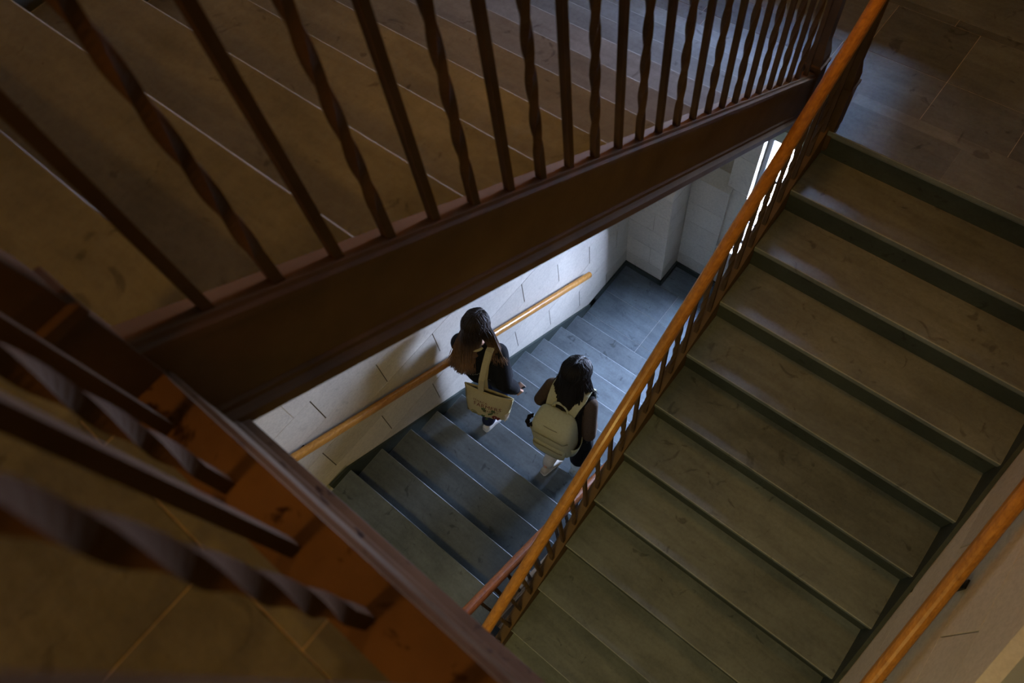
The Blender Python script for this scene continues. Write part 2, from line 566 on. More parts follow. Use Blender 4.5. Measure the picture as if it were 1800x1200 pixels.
# upper floor landing (the camera side)
YF = -3.0
XO = -0.165            # outer face of the upper left stringer
T = []
row(-3.142, -3.085, [XO, 0.295, 1.0, XR])
row(-3.80, -3.142, [-0.62, 0.11, 0.75, XR])
row(-4.5, -3.80, [XT, -0.9, -0.1, 0.7, XR])
row(-5.4, -4.5, [XT, -0.5, 0.5, XR])
T += [(XT, -0.245, -3.142, YC0 + 0.012), (-0.245, XO, -3.142, -3.095), (XT, -0.62, -3.80, -3.142)]
landing('floor_upper_landing', ZF, [(XW - 0.1, XR + 0.1, YBACK, -3.07), (XW - 0.1, -0.24, -3.07, YC0 - 0.01)], T, 'worn slate landing behind the near railing', 0.2)
# lower floor landing
T = []
row(-3.9, -3.3, [XT, -1.0, -0.235])
row(-3.3, YC0 + 0.0, [XT, -0.235])
row(-4.7, -3.9, [XT, -0.9, 0.1, 0.9, XR])
landing('floor_lower_landing', ZL, [(XW - 0.1, XA, YBACK, YC0 - 0.02), (XA, XR + 0.1, YBACK, YBL + G - 0.02)], T, 'slate landing at the head of the lower flight')

# ------------------------------------------------------------------ flights
STR = [(0, 0.02), (0.050, 0.02), (0.053, 0.010), (0.062, 0.004), (0.062, -0.014), (0.055, -0.022), (0.055, -0.235), (0.062, -0.243),
       (0.062, -0.258), (0.070, -0.266), (0.078, -0.272), (0.078, -0.305), (0, -0.305)]
def sweep_stringer(bm, x_in, outward, path):
    rings = []
    for (y, z) in path:
        rings.append([bm.verts.new((x_in + outward * s, y, z + h)) for s, h in STR])
    m = len(STR)
    for i in range(len(path) - 1):
        for j in range(m):
            bm.faces.new((rings[i][j], rings[i][(j + 1) % m], rings[i + 1][(j + 1) % m], rings[i + 1][j]))
    bm.faces.new(rings[0][::-1]); bm.faces.new(rings[-1])

def tread_mesh(x0, x1, d):
    """tread slab with a rounded nose; nose line at origin, running back along d*y"""
    bm = bmesh.new()
    th = 0.045
    pr = [(0.0045, -0.000), (0.002, -0.0012), (0.0004, -0.0035), (0.0, -0.006), (0.0, -0.03), (0.006, -th), (G + 0.02, -th), (G + 0.02, 0.0)]
    prism(bm, [(d * y, z) for y, z in pr], 'x', x0 + 0.0015, x1 - 0.001)
    bm.faces.ensure_lookup_table()
    for f_ in bm.faces:
        f_.normal_update()
        c_ = f_.calc_center_median()
        if abs(c_.y) < 0.004 and c_.z > -0.003:
            f_.material_index = 1
    # pale joint where the tread meets the wall string
    xs_ = x0 if d < 0 else x1
    for f_ in add_box(bm, xs_ - 0.0025, xs_ + 0.0025, min(d * 0.004, d * G), max(d * 0.004, d * G), -0.01, 0.0012):
        f_.material_index = 1
    bmesh.ops.recalc_face_normals(bm, faces=bm.faces)
    me = bpy.data.meshes.new('tread')
    bm.to_mesh(me); bm.free()
    me.materials.append(M['tread'])
    me.materials.append(M['worn'])
    return me

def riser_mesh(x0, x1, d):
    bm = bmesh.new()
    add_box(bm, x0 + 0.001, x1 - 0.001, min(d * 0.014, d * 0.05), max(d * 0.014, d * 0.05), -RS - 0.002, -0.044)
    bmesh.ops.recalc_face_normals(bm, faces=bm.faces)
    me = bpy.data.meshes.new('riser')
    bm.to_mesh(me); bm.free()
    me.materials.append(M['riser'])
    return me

def flight(name, label, x0, x1, noses, d, skirt_x, skirt_in, x_in, outward, str_path, skirt_path, last_is_landing):
    """noses: (y, z) of each nose from the top; d = direction (sign of y) running back from a nose"""
    yc = sum(n[0] for n in noses) / len(noses)
    st = empty(name, ((x0 + x1) / 2, yc, noses[-1][1] - RS), label, 'stairs', 'flights of the stairwell')
    tm, rm = tread_mesh(x0, x1, d), riser_mesh(x0, x1, d)
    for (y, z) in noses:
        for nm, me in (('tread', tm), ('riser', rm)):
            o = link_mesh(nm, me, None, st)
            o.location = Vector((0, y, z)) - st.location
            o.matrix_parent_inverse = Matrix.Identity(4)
    # sloping underside
    (ya, za), (yb, zb) = noses[0], noses[-1]
    bm = bmesh.new()
    prism(bm, [(ya + d * G, za + RS - 0.235), (ya + d * G, za + RS - 0.30), (yb + d * 0.02, zb - 0.288), (yb + d * 0.02, zb - 0.223)] , 'x', x0, x1)
    from_bm('soffit', bm, M['soffit'], st)
    bm = bmesh.new()
    sweep_stringer(bm, x_in, outward, str_path)
    from_bm('stringer', bm, M['iron_clean'], st)
    # slate wall string following the slope
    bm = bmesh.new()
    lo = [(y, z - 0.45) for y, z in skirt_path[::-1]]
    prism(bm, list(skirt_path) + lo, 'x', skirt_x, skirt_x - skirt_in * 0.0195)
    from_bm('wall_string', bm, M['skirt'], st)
    return st

# upper left flight, going down away from the camera
nA = [(YA9 - (9 - m) * G, RS + (9 - m) * RS) for m in range(-1, 10)]
def nlA(y): return RS - (y - YA9) * SL
flight('stone_stair_flight', 'upper left stair flight descending away from the near railing', XT, XA + 0.005, nA, -1, XT + 0.0, 1, XA, 1,
       [(-3.05, nlA(-3.05) ), (0.12, nlA(0.12))], [(-2.95, ZF + 0.1), (YA9 + 0.25, nlA(YA9 + 0.25) + 0.1)], False)
# right flight, coming up from the lower floor to the half landing
nB = [(-i * G, -i * RS) for i in range(0, 13)]
flight('stone_stair_flight', 'right stair flight rising to the half landing, risers in view', 0.0, XR - 0.02, nB, 1, XR - 0.022, -1, 0.0, -1,
       [(0.06, nlB(0.06)), (-13 * G, -13 * RS)], [(0.1, 0.1), (-13 * G - 0.1, -13 * RS + 0.1 - 0.06)], False)
# lower left flight, the one the two people walk down
nC = [(YC0 + k * G, ZL - k * RS) for k in range(0, 11)]
flight('stone_stair_flight', 'lower left stair flight that the two people walk down', XT, XA + 0.005, nC, -1, XT, 1, XA, 1,
       [(-3.05, nlC(-3.05)), (YC0 + 11 * G - 0.1, nlC(YC0 + 11 * G - 0.1))], [(YC0 - 0.2, ZL + 0.085), (YC0, ZL + 0.06), (YK - 0.06, ZM1 + 0.085), (YK + 0.05, ZM1 + 0.085)], True)
bl = struct(box('baseboard_left', M['skirt'], XW - 0.01, XT, YK - 0.05, YEND, ZM1 - 0.02, ZM1 + 0.085))
bl['label'] = 'dark slate skirting of the lower landing along the left wall'

# landing edge fascia, same moulded section as the stringers
fe = empty('landing_fascia', (0.7, YF, ZF - 0.3), 'brown painted iron fascia along the edge of the near landing', 'fascia')
bm = bmesh.new()
LE = [(0, 0.02), (0.085, 0.02), (0.086, 0.008), (0.094, 0.002), (0.094, -0.012), (0.090, -0.02), (0.090, -0.195), (0.097, -0.203), (0.097, -0.216), (0.106, -0.224), (0.112, -0.23), (0.112, -0.25), (0, -0.25)]
rings = []
for x in (XO - 0.03, XR + 0.01):
    rings.append([bm.verts.new((x, YF - 0.09 + s, ZF + h)) for s, h in LE])
for j in range(len(LE)):
    bm.faces.new((rings[0][j], rings[0][(j + 1) % len(LE)], rings[1][(j + 1) % len(LE)], rings[1][j]))
bm.faces.new(rings[0][::-1]); bm.faces.new(rings[1])
from_bm('fascia_beam', bm, M['iron'], fe)

# ------------------------------------------------------------------ railings
def square_bar(height, half, twist=False, shear=0.0):
    bm = bmesh.new()
    zs = [0.0]
    if twist:
        t0, t1 = 0.09, height - 0.09
        n = 44
        zs += [t0 + (t1 - t0) * k / n for k in range(n + 1)]
    zs.append(height)
    rings = []
    for z in zs:
        ang = 0.0
        if twist:
            t = min(max((z - 0.09) / (height - 0.18), 0), 1)
            ang = t * (height - 0.18) / 0.46 * 2 * math.pi
        hh = half * (1.06 if twist else 1.0)
        ring = []
        for k in range(4):
            an = ang + math.pi / 4 + k * math.pi / 2
            x, y = hh * 1.4142 * math.cos(an), hh * 1.4142 * math.sin(an)
            zz = z
            if z == 0.0: zz = -0.0 + shear * y
            if z == height: zz = z + shear * y
            ring.append(bm.verts.new((x, y, zz)))
        rings.append(ring)
    for i in range(len(rings) - 1):
        for k in range(4):
            bm.faces.new((rings[i][k], rings[i][(k + 1) % 4], rings[i + 1][(k + 1) % 4], rings[i + 1][k]))
    bm.faces.new(rings[0][::-1]); bm.faces.new(rings[-1])
    bmesh.ops.recalc_face_normals(bm, faces=bm.faces)
    me = bpy.data.meshes.new('baluster')
    bm.to_mesh(me); bm.free()
    me.materials.append(M['iron_dark'])
    return me

def rail_profile(w=0.062, h=0.056):
    pts = []
    for k in range(9):
        an = math.pi * k / 8
        pts.append((w / 2 * math.cos(an), 0.006 + (h - 0.020) * math.sin(an) ** 0.8 if 0 < k < 8 else 0.006))
    pts += [(-w / 2, -0.002), (-w / 2 * 0.72, -0.010), (-w / 2 * 0.72, -0.020), (w / 2 * 0.72, -0.020), (w / 2 * 0.72, -0.010), (w / 2, -0.002)]
    return pts
RP = rail_profile()

def newel(parent, x, y, z0, zblock, ztop, half=0.048, shaft=0.030):
    bm = bmesh.new()
    def ringsq(h, z): return [bm.verts.new((x + sx * h, y + sy * h, z)) for sx, sy in ((-1, -1), (1, -1), (1, 1), (-1, 1))]
    lv = [(half * 0.8, z0), (half, z0 + 0.03), (half, zblock - 0.10), (half * 1.12, zblock - 0.095), (half * 1.12, zblock - 0.075), (half * 0.92, zblock - 0.07), (half * 0.92, zblock - 0.03), (shaft, zblock + 0.05), (shaft, ztop - 0.12), (half * 0.85, ztop - 0.11), (half * 0.85, ztop)]
    rs = [ringsq(h, z) for h, z in lv]
    for i in range(len(rs) - 1):
        for k in range(4):
            bm.faces.new((rs[i][k], rs[i][(k + 1) % 4], rs[i + 1][(k + 1) % 4], rs[i + 1][k]))
    bm.faces.new(rs[0][::-1]); bm.faces.new(rs[-1])
    return from_bm('newel_post', bm, M['iron_dark'], parent)

def railing(name, label, path_rail, bal_pts, bal_h, slope, newels, rail_mat='rail'):
    p0 = bal_pts[0]
    t = empty(name, p0, label, 'railing', 'iron railings of the stairwell')
    me_s = square_bar(bal_h, 0.0098, False, slope)
    me_t = square_bar(bal_h, 0.0098, True, slope)
    for i, p in enumerate(bal_pts):
        o = link_mesh('baluster', me_t if i % 2 else me_s, None, t)
        o.location = Vector(p) - t.location
        o.matrix_parent_inverse = Matrix.Identity(4)
    bm = bmesh.new()
    sweep(bm, RP, path_rail)
    from_bm('handrail', bm, M[rail_mat], t, smooth=False)
    for nw in newels:
        newel(t, *nw)
    return t

XBA = -0.202
hrA = 0.80
# upper left flight railing
pts = []
y = -2.957 + 0.06
ys0 = -2.647 - 0.119 * 2
for k in range(0, 25):
    y = ys0 + k * 0.1185
    if y < 0.04:
        pts.append((XBA, y, nlA(y) + 0.018))
railing('stair_railing', 'iron railing with twisted bars along the upper left flight',
        [(XBA, -2.95, nlA(-2.95) + hrA), (XBA, 0.10, nlA(0.10) + hrA)], pts[::1], hrA - 0.03, -SL,
        [(XBA - 0.012, 0.105, -0.16, 0.36, 1.12), ])
# landing railing nearest the camera
pts = [(-0.09 + 0.1435 * k, -3.058, ZF + 0.018) for k in range(0, 12)]
railing('landing_railing', 'blurred near railing of the upper landing, closest to the viewer',
        [(-0.25, -3.058, ZF + 0.90), (XR, -3.058, ZF + 0.90)], pts, 0.86, 0.0,
        [(-0.213, -3.048, ZF - 0.20, ZF + 0.31, ZF + 1.02, 0.046, 0.034)])
# right flight railing
XBB = -0.022
hrB = 0.74
pts = []
k = 0
y = -0.02
while y > -3.85:
    pts.append((XBB, y, nlB(y) + 0.018))
    y -= 0.1185
railing('stair_railing', 'iron railing with glossy wooden handrail along the right flight',
        [(XBB, 0.30, 0.86), (XBB, 0.16, 0.835), (XBB, 0.04, nlB(0.04) + hrB + 0.02), (XBB, -0.10, nlB(-0.10) + hrB), (XBB, -3.9, nlB(-3.9) + hrB)], pts, hrB - 0.03, SL,
        [(XBB, 0.03 + 0.02, -0.16, 0.36, 1.0)])
# lower left flight railing (well side)
hrC = 0.93
pts = []
y = -2.99
while y < 0.35:
    pts.append((XBA, y, nlC(y) + 0.018))
    y += 0.1185
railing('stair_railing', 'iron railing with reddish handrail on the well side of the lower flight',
        [(XBA - 0.005, -3.12, nlC(-3.12) + hrC), (XBA - 0.005, 0.38, nlC(0.38) + hrC)], pts, hrC - 0.03, -SL, [(XBA, 0.42, ZM1 - 0.0, ZM1 + 0.42, ZM1 + 1.05)], 'rail_shaded')

def wall_rail(label, path, brackets, inward):
    t = empty('wall_handrail', path[0], label, 'handrail', 'wooden wall handrails')
    bm = bmesh.new()
    sweep(bm, RP, path)
    from_bm('rail', bm, M['rail'], t)
    for (x, y, z) in brackets:
        bm = bmesh.new()
        xwall = x - inward * 0.062
        add_box(bm, min(xwall, xwall + inward * 0.008), max(xwall, xwall + inward * 0.008), y - 0.022, y + 0.022, z - 0.13, z - 0.045)
        tube(bm, [(xwall, y, z - 0.095), (xwall + inward * 0.035, y, z - 0.09), (xwall + inward * 0.058, y, z - 0.065), (x, y, z - 0.02)], 0.009, 8)
        add_box(bm, x - 0.012, x + 0.012, y - 0.035, y + 0.035, z - 0.028, z - 0.020)
        from_bm('bracket', bm, M['black'], t)
    return t
xl = XW + 0.062
hl = 0.815
yb = [-3.0, -1.55, -0.02]
wall_rail('orange wooden handrail on the left limestone wall, ending above the landing',
          [(xl, -3.3, nlC(-3.3) + hl - 0.02), (xl, 0.29, nlC(0.29) + hl - 0.01)], [(xl, y, nlC(y) + hl) for y in yb], 1)
xr_ = XR - 0.075
hr = 0.87
wall_rail('orange wooden handrail on the right wall by the rising flight',
          [(xr_, 0.1, nlB(0.1) + hr), (xr_, -3.9, nlB(-3.9) + hr)], [(xr_, y, nlB(y) + hr) for y in (-0.25, -1.66, -3.1)], -1)

# ------------------------------------------------------------------ lamps
def ceiling_lamp(loc, drop, power, color, size, label):
    t = empty('ceiling_lamp', loc, label, 'lamp')
    x, y, z = loc
    bm = bmesh.new()
    tube(bm, [(x, y, z), (x, y, z - 0.03)], 0.06, 16)
    if drop > 0.05:
        tube(bm, [(x, y, z - 0.03), (x, y, z - drop)], 0.008, 8)
    from_bm('stem', bm, M['black'], t)
    bm = bmesh.new()
    n = 24
    prof = [(0.03, 0.0), (0.10, -0.02), (0.16, -0.07), (0.18, -0.12), (0.17, -0.12), (0.15, -0.075), (0.09, -0.03), (0.0, -0.015)]
    rings = []
    for r_, h in prof:
        rings.append([bm.verts.new((x + r_ * size / 0.18 * math.cos(2 * math.pi * k / n), y + r_ * size / 0.18 * math.sin(2 * math.pi * k / n), z - drop + h)) for k in range(n)] if r_ > 0 else [bm.verts.new((x, y, z - drop + h))])
    for i in range(len(prof) - 1):
        for k in range(n):
            if len(rings[i + 1]) > 1:
                bm.faces.new((rings[i][k], rings[i][(k + 1) % n], rings[i + 1][(k + 1) % n], rings[i + 1][k]))
            else:
                bm.faces.new((rings[i][k], rings[i][(k + 1) % n], rings[i + 1][0]))
    bm.faces.new(rings[0][::-1])
    from_bm('lamp_shade', bm, M['white_frame'], t)
    ld = bpy.data.lights.new('lamp_light', 'AREA')
    ld.shape = 'DISK'
    ld.size = size * 1.7
    ld.energy = power
    ld.color = color
    lo = bpy.data.objects.new('lamp_light', ld)
    COL.objects.link(lo)
    lo.parent = t
    lo.location = (0, 0, -drop - 0.115)
    return t
ceiling_lamp((-0.45, -0.8, ZCEIL), 1.25, 27, (1.0, 0.40, 0.055), 0.36, 'warm pendant lamp hanging over the stairwell')
ceiling_lamp((0.1, -4.7, ZCEIL), 0.5, 26, (1.0, 0.40, 0.055), 0.25, 'warm pendant lamp over the upper landing')
ceiling_lamp((0.75, -4.1, ZF - 0.2), 0.03, 40, (1.0, 0.70, 0.22), 0.38, 'wide ceiling lamp under the upper landing')


# ------------------------------------------------------------------ people and what they carry
M['skin'] = plain('skin', (0.50, 0.29, 0.20), 0.55, nscale=18, vary=0.06)
M['sweat'] = plain('black_sweatshirt', (0.010, 0.010, 0.011), 0.95, nscale=90, vary=0.25, spec=0.1, bumpy=0.3)
M['navy'] = plain('navy_denim', (0.014, 0.019, 0.045), 0.9, nscale=120, vary=0.3, spec=0.15, bumpy=0.3)
M['black_cloth'] = plain('black_cloth', (0.008, 0.007, 0.007), 0.95, nscale=80, vary=0.25, spec=0.1, bumpy=0.3)
M['taupe'] = plain('taupe_knit', (0.070, 0.048, 0.034), 0.95, nscale=90, vary=0.2, spec=0.1, bumpy=0.4)
M['shoe'] = plain('white_shoe_leather', (0.62, 0.62, 0.62), 0.55, nscale=20, vary=0.06)
M['shoe_beige'] = plain('beige_shoe_suede', (0.42, 0.39, 0.34), 0.8, nscale=40, vary=0.1)
M['sole'] = plain('rubber_sole', (0.60, 0.60, 0.58), 0.6, vary=0.05)
M['sock'] = plain('grey_sock', (0.48, 0.46, 0.42), 0.95, nscale=150, vary=0.1, bumpy=0.3)
M['canvas'] = plain('cream_canvas', (0.42, 0.37, 0.22), 0.95, nscale=140, vary=0.10, spec=0.1, bumpy=0.35)
M['pack'] = plain('pale_sage_nylon', (0.36, 0.35, 0.225), 0.8, nscale=60, vary=0.07, spec=0.2, bumpy=0.2)
M['pack_dark'] = plain('pack_piping', (0.20, 0.19, 0.12), 0.8, vary=0.1)
M['print_red'] = plain('print_red', (0.11, 0.016, 0.014), 0.9, vary=0.15)
M['print_green'] = plain('print_green', (0.045, 0.085, 0.030), 0.9, vary=0.2)
M['print_white'] = plain('print_white', (0.42, 0.42, 0.40), 0.9, vary=0.3)
M['paper'] = plain('paper_tissue', (0.62, 0.58, 0.52), 0.9, vary=0.05)
M['phone'] = plain('phone_case', (0.50, 0.40, 0.34), 0.5, vary=0.05)
M['eye'] = plain('eye_white', (0.75, 0.73, 0.70), 0.3, vary=0.02)

def hair_mat(name, root, tip, z_root, z_tip):
    m = bpy.data.materials.new(name)
    nt, bs = nodes_of(m)
    v = coords(nt, (70, 70, 5))
    n1 = noise(nt, 1.0, 4, 0.6, v)
    # dyed lengths: dark at the roots, lighter towards the ends
    tc = nt.nodes.new('ShaderNodeTexCoord')
    sep = nt.nodes.new('ShaderNodeSeparateXYZ')
    nt.links.new(tc.outputs['Object'], sep.inputs[0])
    mr = nt.nodes.new('ShaderNodeMapRange')
    mr.inputs['From Min'].default_value = z_root
    mr.inputs['From Max'].default_value = z_tip
    nt.links.new(sep.outputs['Z'], mr.inputs['Value'])
    base = mix(nt, 'MIX', mr.outputs[0], root, tip)
    col = mix(nt, 'MULTIPLY', 0.75, base, ramp(nt, n1, [(0.3, (0.45, 0.45, 0.45)), (0.7, (1.25, 1.25, 1.25))]))
    nt.links.new(col, bs.inputs['Base Color'])
    bs.inputs['Roughness'].default_value = 0.55
    bs.inputs['Specular IOR Level'].default_value = 0.18
    bump(nt, bs, n1, 0.4, 0.004)
    return m

def cap_seg(bm, p0, r0, p1, r1, seg=12):
    """tapered capsule between two points"""
    p0, p1 = Vector(p0), Vector(p1)
    d = p1 - p0
    L = d.length
    if L < 1e-6:
        d, L = Vector((0, 0, 1)), 1e-6
    q = d.to_track_quat('Z', 'Y')
    rings = []
    def ring(z, r):
        return [bm.verts.new(p0 + q @ Vector((r * math.cos(2 * math.pi * k / seg), r * math.sin(2 * math.pi * k / seg), z))) for k in range(seg)]
    lv = []
    for i in range(1, 4):
        an = math.pi / 2 * i / 4
        lv.append((-r0 * math.cos(an), r0 * math.sin(an)))
    lv += [(0, r0), (L, r1)]
    for i in range(3, 0, -1):
        an = math.pi / 2 * i / 4
        lv.append((L + r1 * math.cos(an), r1 * math.sin(an)))
    rings = [ring(z, r) for z, r in lv]
    b0 = bm.verts.new(p0 + q @ Vector((0, 0, -r0)))
    b1 = bm.verts.new(p0 + q @ Vector((0, 0, L + r1)))
    for k in range(seg):
        bm.faces.new((b0, rings[0][(k + 1) % seg], rings[0][k]))
        bm.faces.new((b1, rings[-1][k], rings[-1][(k + 1) % seg]))
    for i in range(len(rings) - 1):
        for k in range(seg):
            bm.faces.new((rings[i][k], rings[i][(k + 1) % seg], rings[i + 1][(k + 1) % seg], rings[i + 1][k]))

def ellip(bm, c, rad, rotz=0.0, tilt=0.0):
    mat = Matrix.Translation(c) @ Matrix.Rotation(rotz, 4, 'Z') @ Matrix.Rotation(tilt, 4, 'X') @ Matrix.Diagonal((*rad, 1))
    bmesh.ops.create_uvsphere(bm, u_segments=18, v_segments=12, radius=1.0, matrix=mat)

def remeshed(name, bm, mat, parent, voxel=0.008, smooth=4, **props):
    """fuse overlapping volumes into one continuous skin"""
    me = bpy.data.meshes.new(name + '_raw')
    bm.to_mesh(me); bm.free()
    tmp = bpy.data.objects.new('tmp', me)
    COL.objects.link(tmp)
    r = tmp.modifiers.new('r', 'REMESH'); r.mode = 'VOXEL'; r.voxel_size = voxel
    s = tmp.modifiers.new('s', 'SMOOTH'); s.factor = 0.5; s.iterations = smooth
    dg = bpy.context.evaluated_depsgraph_get()
    out = bpy.data.meshes.new_from_object(tmp.evaluated_get(dg))
    out.name = name
    bpy.data.objects.remove(tmp)
    bpy.data.meshes.remove(me)
    out.materials.clear()
    for p in out.polygons: p.use_smooth = True
    return link_mesh(name, out, mat, parent, **props)

def chain(bm, pts, seg=12):
    for i in range(len(pts) - 1):
        cap_seg(bm, pts[i][0], pts[i][1], pts[i + 1][0], pts[i + 1][1], seg)

def V(*t): return Vector(t)

def hand(bm, wrist, fdir, palm_n, thumb_side, curl=0.9):
    """palm, four bent fingers of unequal length and a thumb leaving the side of the palm"""
    f = Vector(fdir).normalized()
    n = Vector(palm_n); n = (n - f * n.dot(f)).normalized()
    s = f.cross(n).normalized() * thumb_side      # towards the thumb
    w = Vector(wrist)
    for k in (-0.024, -0.008, 0.008, 0.024):
        cap_seg(bm, w + s * (k * 0.7) + f * 0.015, 0.013, w + f * 0.078 + s * k, 0.0115, 8)
    for k, L in ((0.027, 0.066), (0.009, 0.074), (-0.009, 0.069), (-0.026, 0.054)):
        p = w + f * 0.080 + s * k
        d = f.copy()
        for j in range(3):
            d = (d * math.cos(curl * 0.55) + n * math.sin(curl * 0.55)).normalized()
            q = p + d * (L * (0.45, 0.32, 0.23)[j])
            cap_seg(bm, p, 0.0088 - 0.0006 * j, q, 0.0082 - 0.0007 * j, 8)
            p = q
            t = (n - d * n.dot(d))
            n2 = t.normalized() if t.length > 1e-4 else n
            n_ = n2
            d = d
    p = w + f * 0.028 + s * 0.030
    d = (f * 0.75 + s * 0.6 + n * 0.35).normalized()
    q = p + d * 0.036
    cap_seg(bm, p, 0.0115, q, 0.0098, 8)
    d = (f * 0.85 + s * 0.1 + n * 0.5).normalized()
    cap_seg(bm, q, 0.0098, q + d * 0.03, 0.0080, 8)

def head(bm, c, yaw, pitch):
    """skull, jaw, nose, brow, lips, ears; returns the head frame"""
    R = Matrix.Rotation(yaw, 3, 'Z') @ Matrix.Rotation(pitch, 3, 'X')
    c = Vector(c)
    def L(x, y, z): return c + R @ Vector((x, y, z))
    def E(p, rad):
        mat = Matrix.Translation(p) @ R.to_4x4() @ Matrix.Diagonal((*rad, 1))
        bmesh.ops.create_uvsphere(bm, u_segments=18, v_segments=12, radius=1.0, matrix=mat)
    E(L(0, -0.012, 0.030), (0.074, 0.092, 0.080))
    E(L(0, 0.022, -0.020), (0.060, 0.066, 0.080))
    E(L(0, 0.048, -0.075), (0.034, 0.030, 0.028))
    cap_seg(bm, L(0, 0.088, 0.012), 0.008, L(0, 0.104, -0.022), 0.012, 8)
    cap_seg(bm, L(-0.032, 0.078, 0.022), 0.008, L(0.032, 0.078, 0.022), 0.008, 8)
    cap_seg(bm, L(-0.018, 0.082, -0.050), 0.006, L(0.018, 0.082, -0.050), 0.006, 8)
    cap_seg(bm, L(-0.014, 0.080, -0.060), 0.006, L(0.014, 0.080, -0.060), 0.006, 8)
    for s in (-1, 1):
        E(L(s * 0.074, -0.004, -0.004), (0.010, 0.018, 0.028))
    return L

def face_details(parent, L):
    bm = bmesh.new()
    for s in (-1, 1):
        bmesh.ops.create_uvsphere(bm, u_segments=10, v_segments=8, radius=0.0115, matrix=Matrix.Translation(L(s * 0.030, 0.072, 0.002)))
    from_bm('eyes', bm, M['eye'], parent, smooth=True)

def hair_locks(name, parent, mat, L, ends, n, rad=0.010, cap_r=(0.104, 0.122, 0.106), part=0.0, back_fill=None, seed=3):
    """locks start at the parting, lie over the skull and hang to their ends"""
    rnd = random.Random(seed)
    bm = bmesh.new()
    c0 = L(0, -0.012, 0.030)
    mat_cap = None
    R = (L(1, 0, 0) - L(0, 0, 0), L(0, 1, 0) - L(0, 0, 0), L(0, 0, 1) - L(0, 0, 0))
    # close-lying hair over the skull
    mm = Matrix((( R[0][0], R[1][0], R[2][0]), (R[0][1], R[1][1], R[2][1]), (R[0][2], R[1][2], R[2][2])))
    capb = bmesh.new()
    bmesh.ops.create_uvsphere(capb, u_segments=28, v_segments=18, radius=1.0)
    for v_ in list(capb.verts):
        # open towards the face
        if v_.co.y > 0.45 and v_.co.z < 0.42:
            capb.verts.remove(v_)
    for v_ in capb.verts:
        k = 1 - 0.035 * math.exp(-(v_.co.x * 14 - part * 14) ** 2) * (1 if v_.co.z > 0.2 else 0)
        v_.co = c0 + mm @ Vector((v_.co.x * cap_r[0] * 0.97 * k, v_.co.y * cap_r[1] * 0.97 * k, v_.co.z * cap_r[2] * 0.97 * k))
    me_t = bpy.data.meshes.new('t'); capb.to_mesh(me_t); capb.free()
    bm.from_mesh(me_t); bpy.data.meshes.remove(me_t)
    if back_fill:
        for a_, r0, b_, r1 in back_fill:
            cap_seg(bm, a_, r0, b_, r1, 12)
    for i in range(n):
        t = (i + 0.5) / n
        side = -1 if t < 0.5 else 1
        # angle round the head: from left temple (pi) over the back (3pi/2) to right temple (2pi)
        an = math.radians(-208 + 236 * t) 
        an = math.radians(152) + math.radians(236) * t
        ax, ay = math.cos(an), math.sin(an)
        y0 = rnd.uniform(-0.5, 0.75) if abs(ax) > 0.35 else rnd.uniform(-0.6, 0.1)
        k = rnd.uniform(0.97, 1.06)
        pts = []
        sx = part + (0.10 if ax >= 0 else -0.10) * rnd.uniform(0.2, 1)
        start = Vector((sx, y0, math.sqrt(max(0.02, 1 - sx * sx - y0 * y0))))
        side_p = Vector((ax, ay * 0.98, -0.15)).normalized()
        for j in range(5):
            u = j / 4.0
            q = (start * (1 - u) + side_p * u).normalized()
            pts.append(c0 + mm @ Vector((q.x * cap_r[0] * k, q.y * cap_r[1] * k, q.z * cap_r[2] * k)))
        e = ends(t, rnd)
        a0 = pts[-1]
        dn = (pts[-1] - pts[-2]).normalized()
        if isinstance(e, tuple):          # a lock that must pass over the shoulder
            mid, e = e
            b0 = mid * 2 - (a0 + e) * 0.5
        else:
            b0 = a0 + dn * 0.05 + Vector((0, 0, -0.05))
        ph = rnd.uniform(0, 6.28)
        for j in range(1, 8):
            u = j / 7.0
            p = a0 * (1 - u) ** 2 + b0 * 2 * u * (1 - u) + e * u * u
            w = 0.010 * u
            p = p + Vector((math.sin(ph + u * 7) * w, math.cos(ph * 1.3 + u * 6) * w, 0))
            pts.append(p)
        rr = rad * rnd.uniform(0.55, 1.15)
        rads = [rr * (0.5 if j == 0 else 1.0) * (1 - 0.8 * max(0, (j - 6)) / (len(pts) - 7)) for j in range(len(pts))]
        tube(bm, pts, rads, 6)
    return from_bm(name, bm, mat, parent, smooth=True)

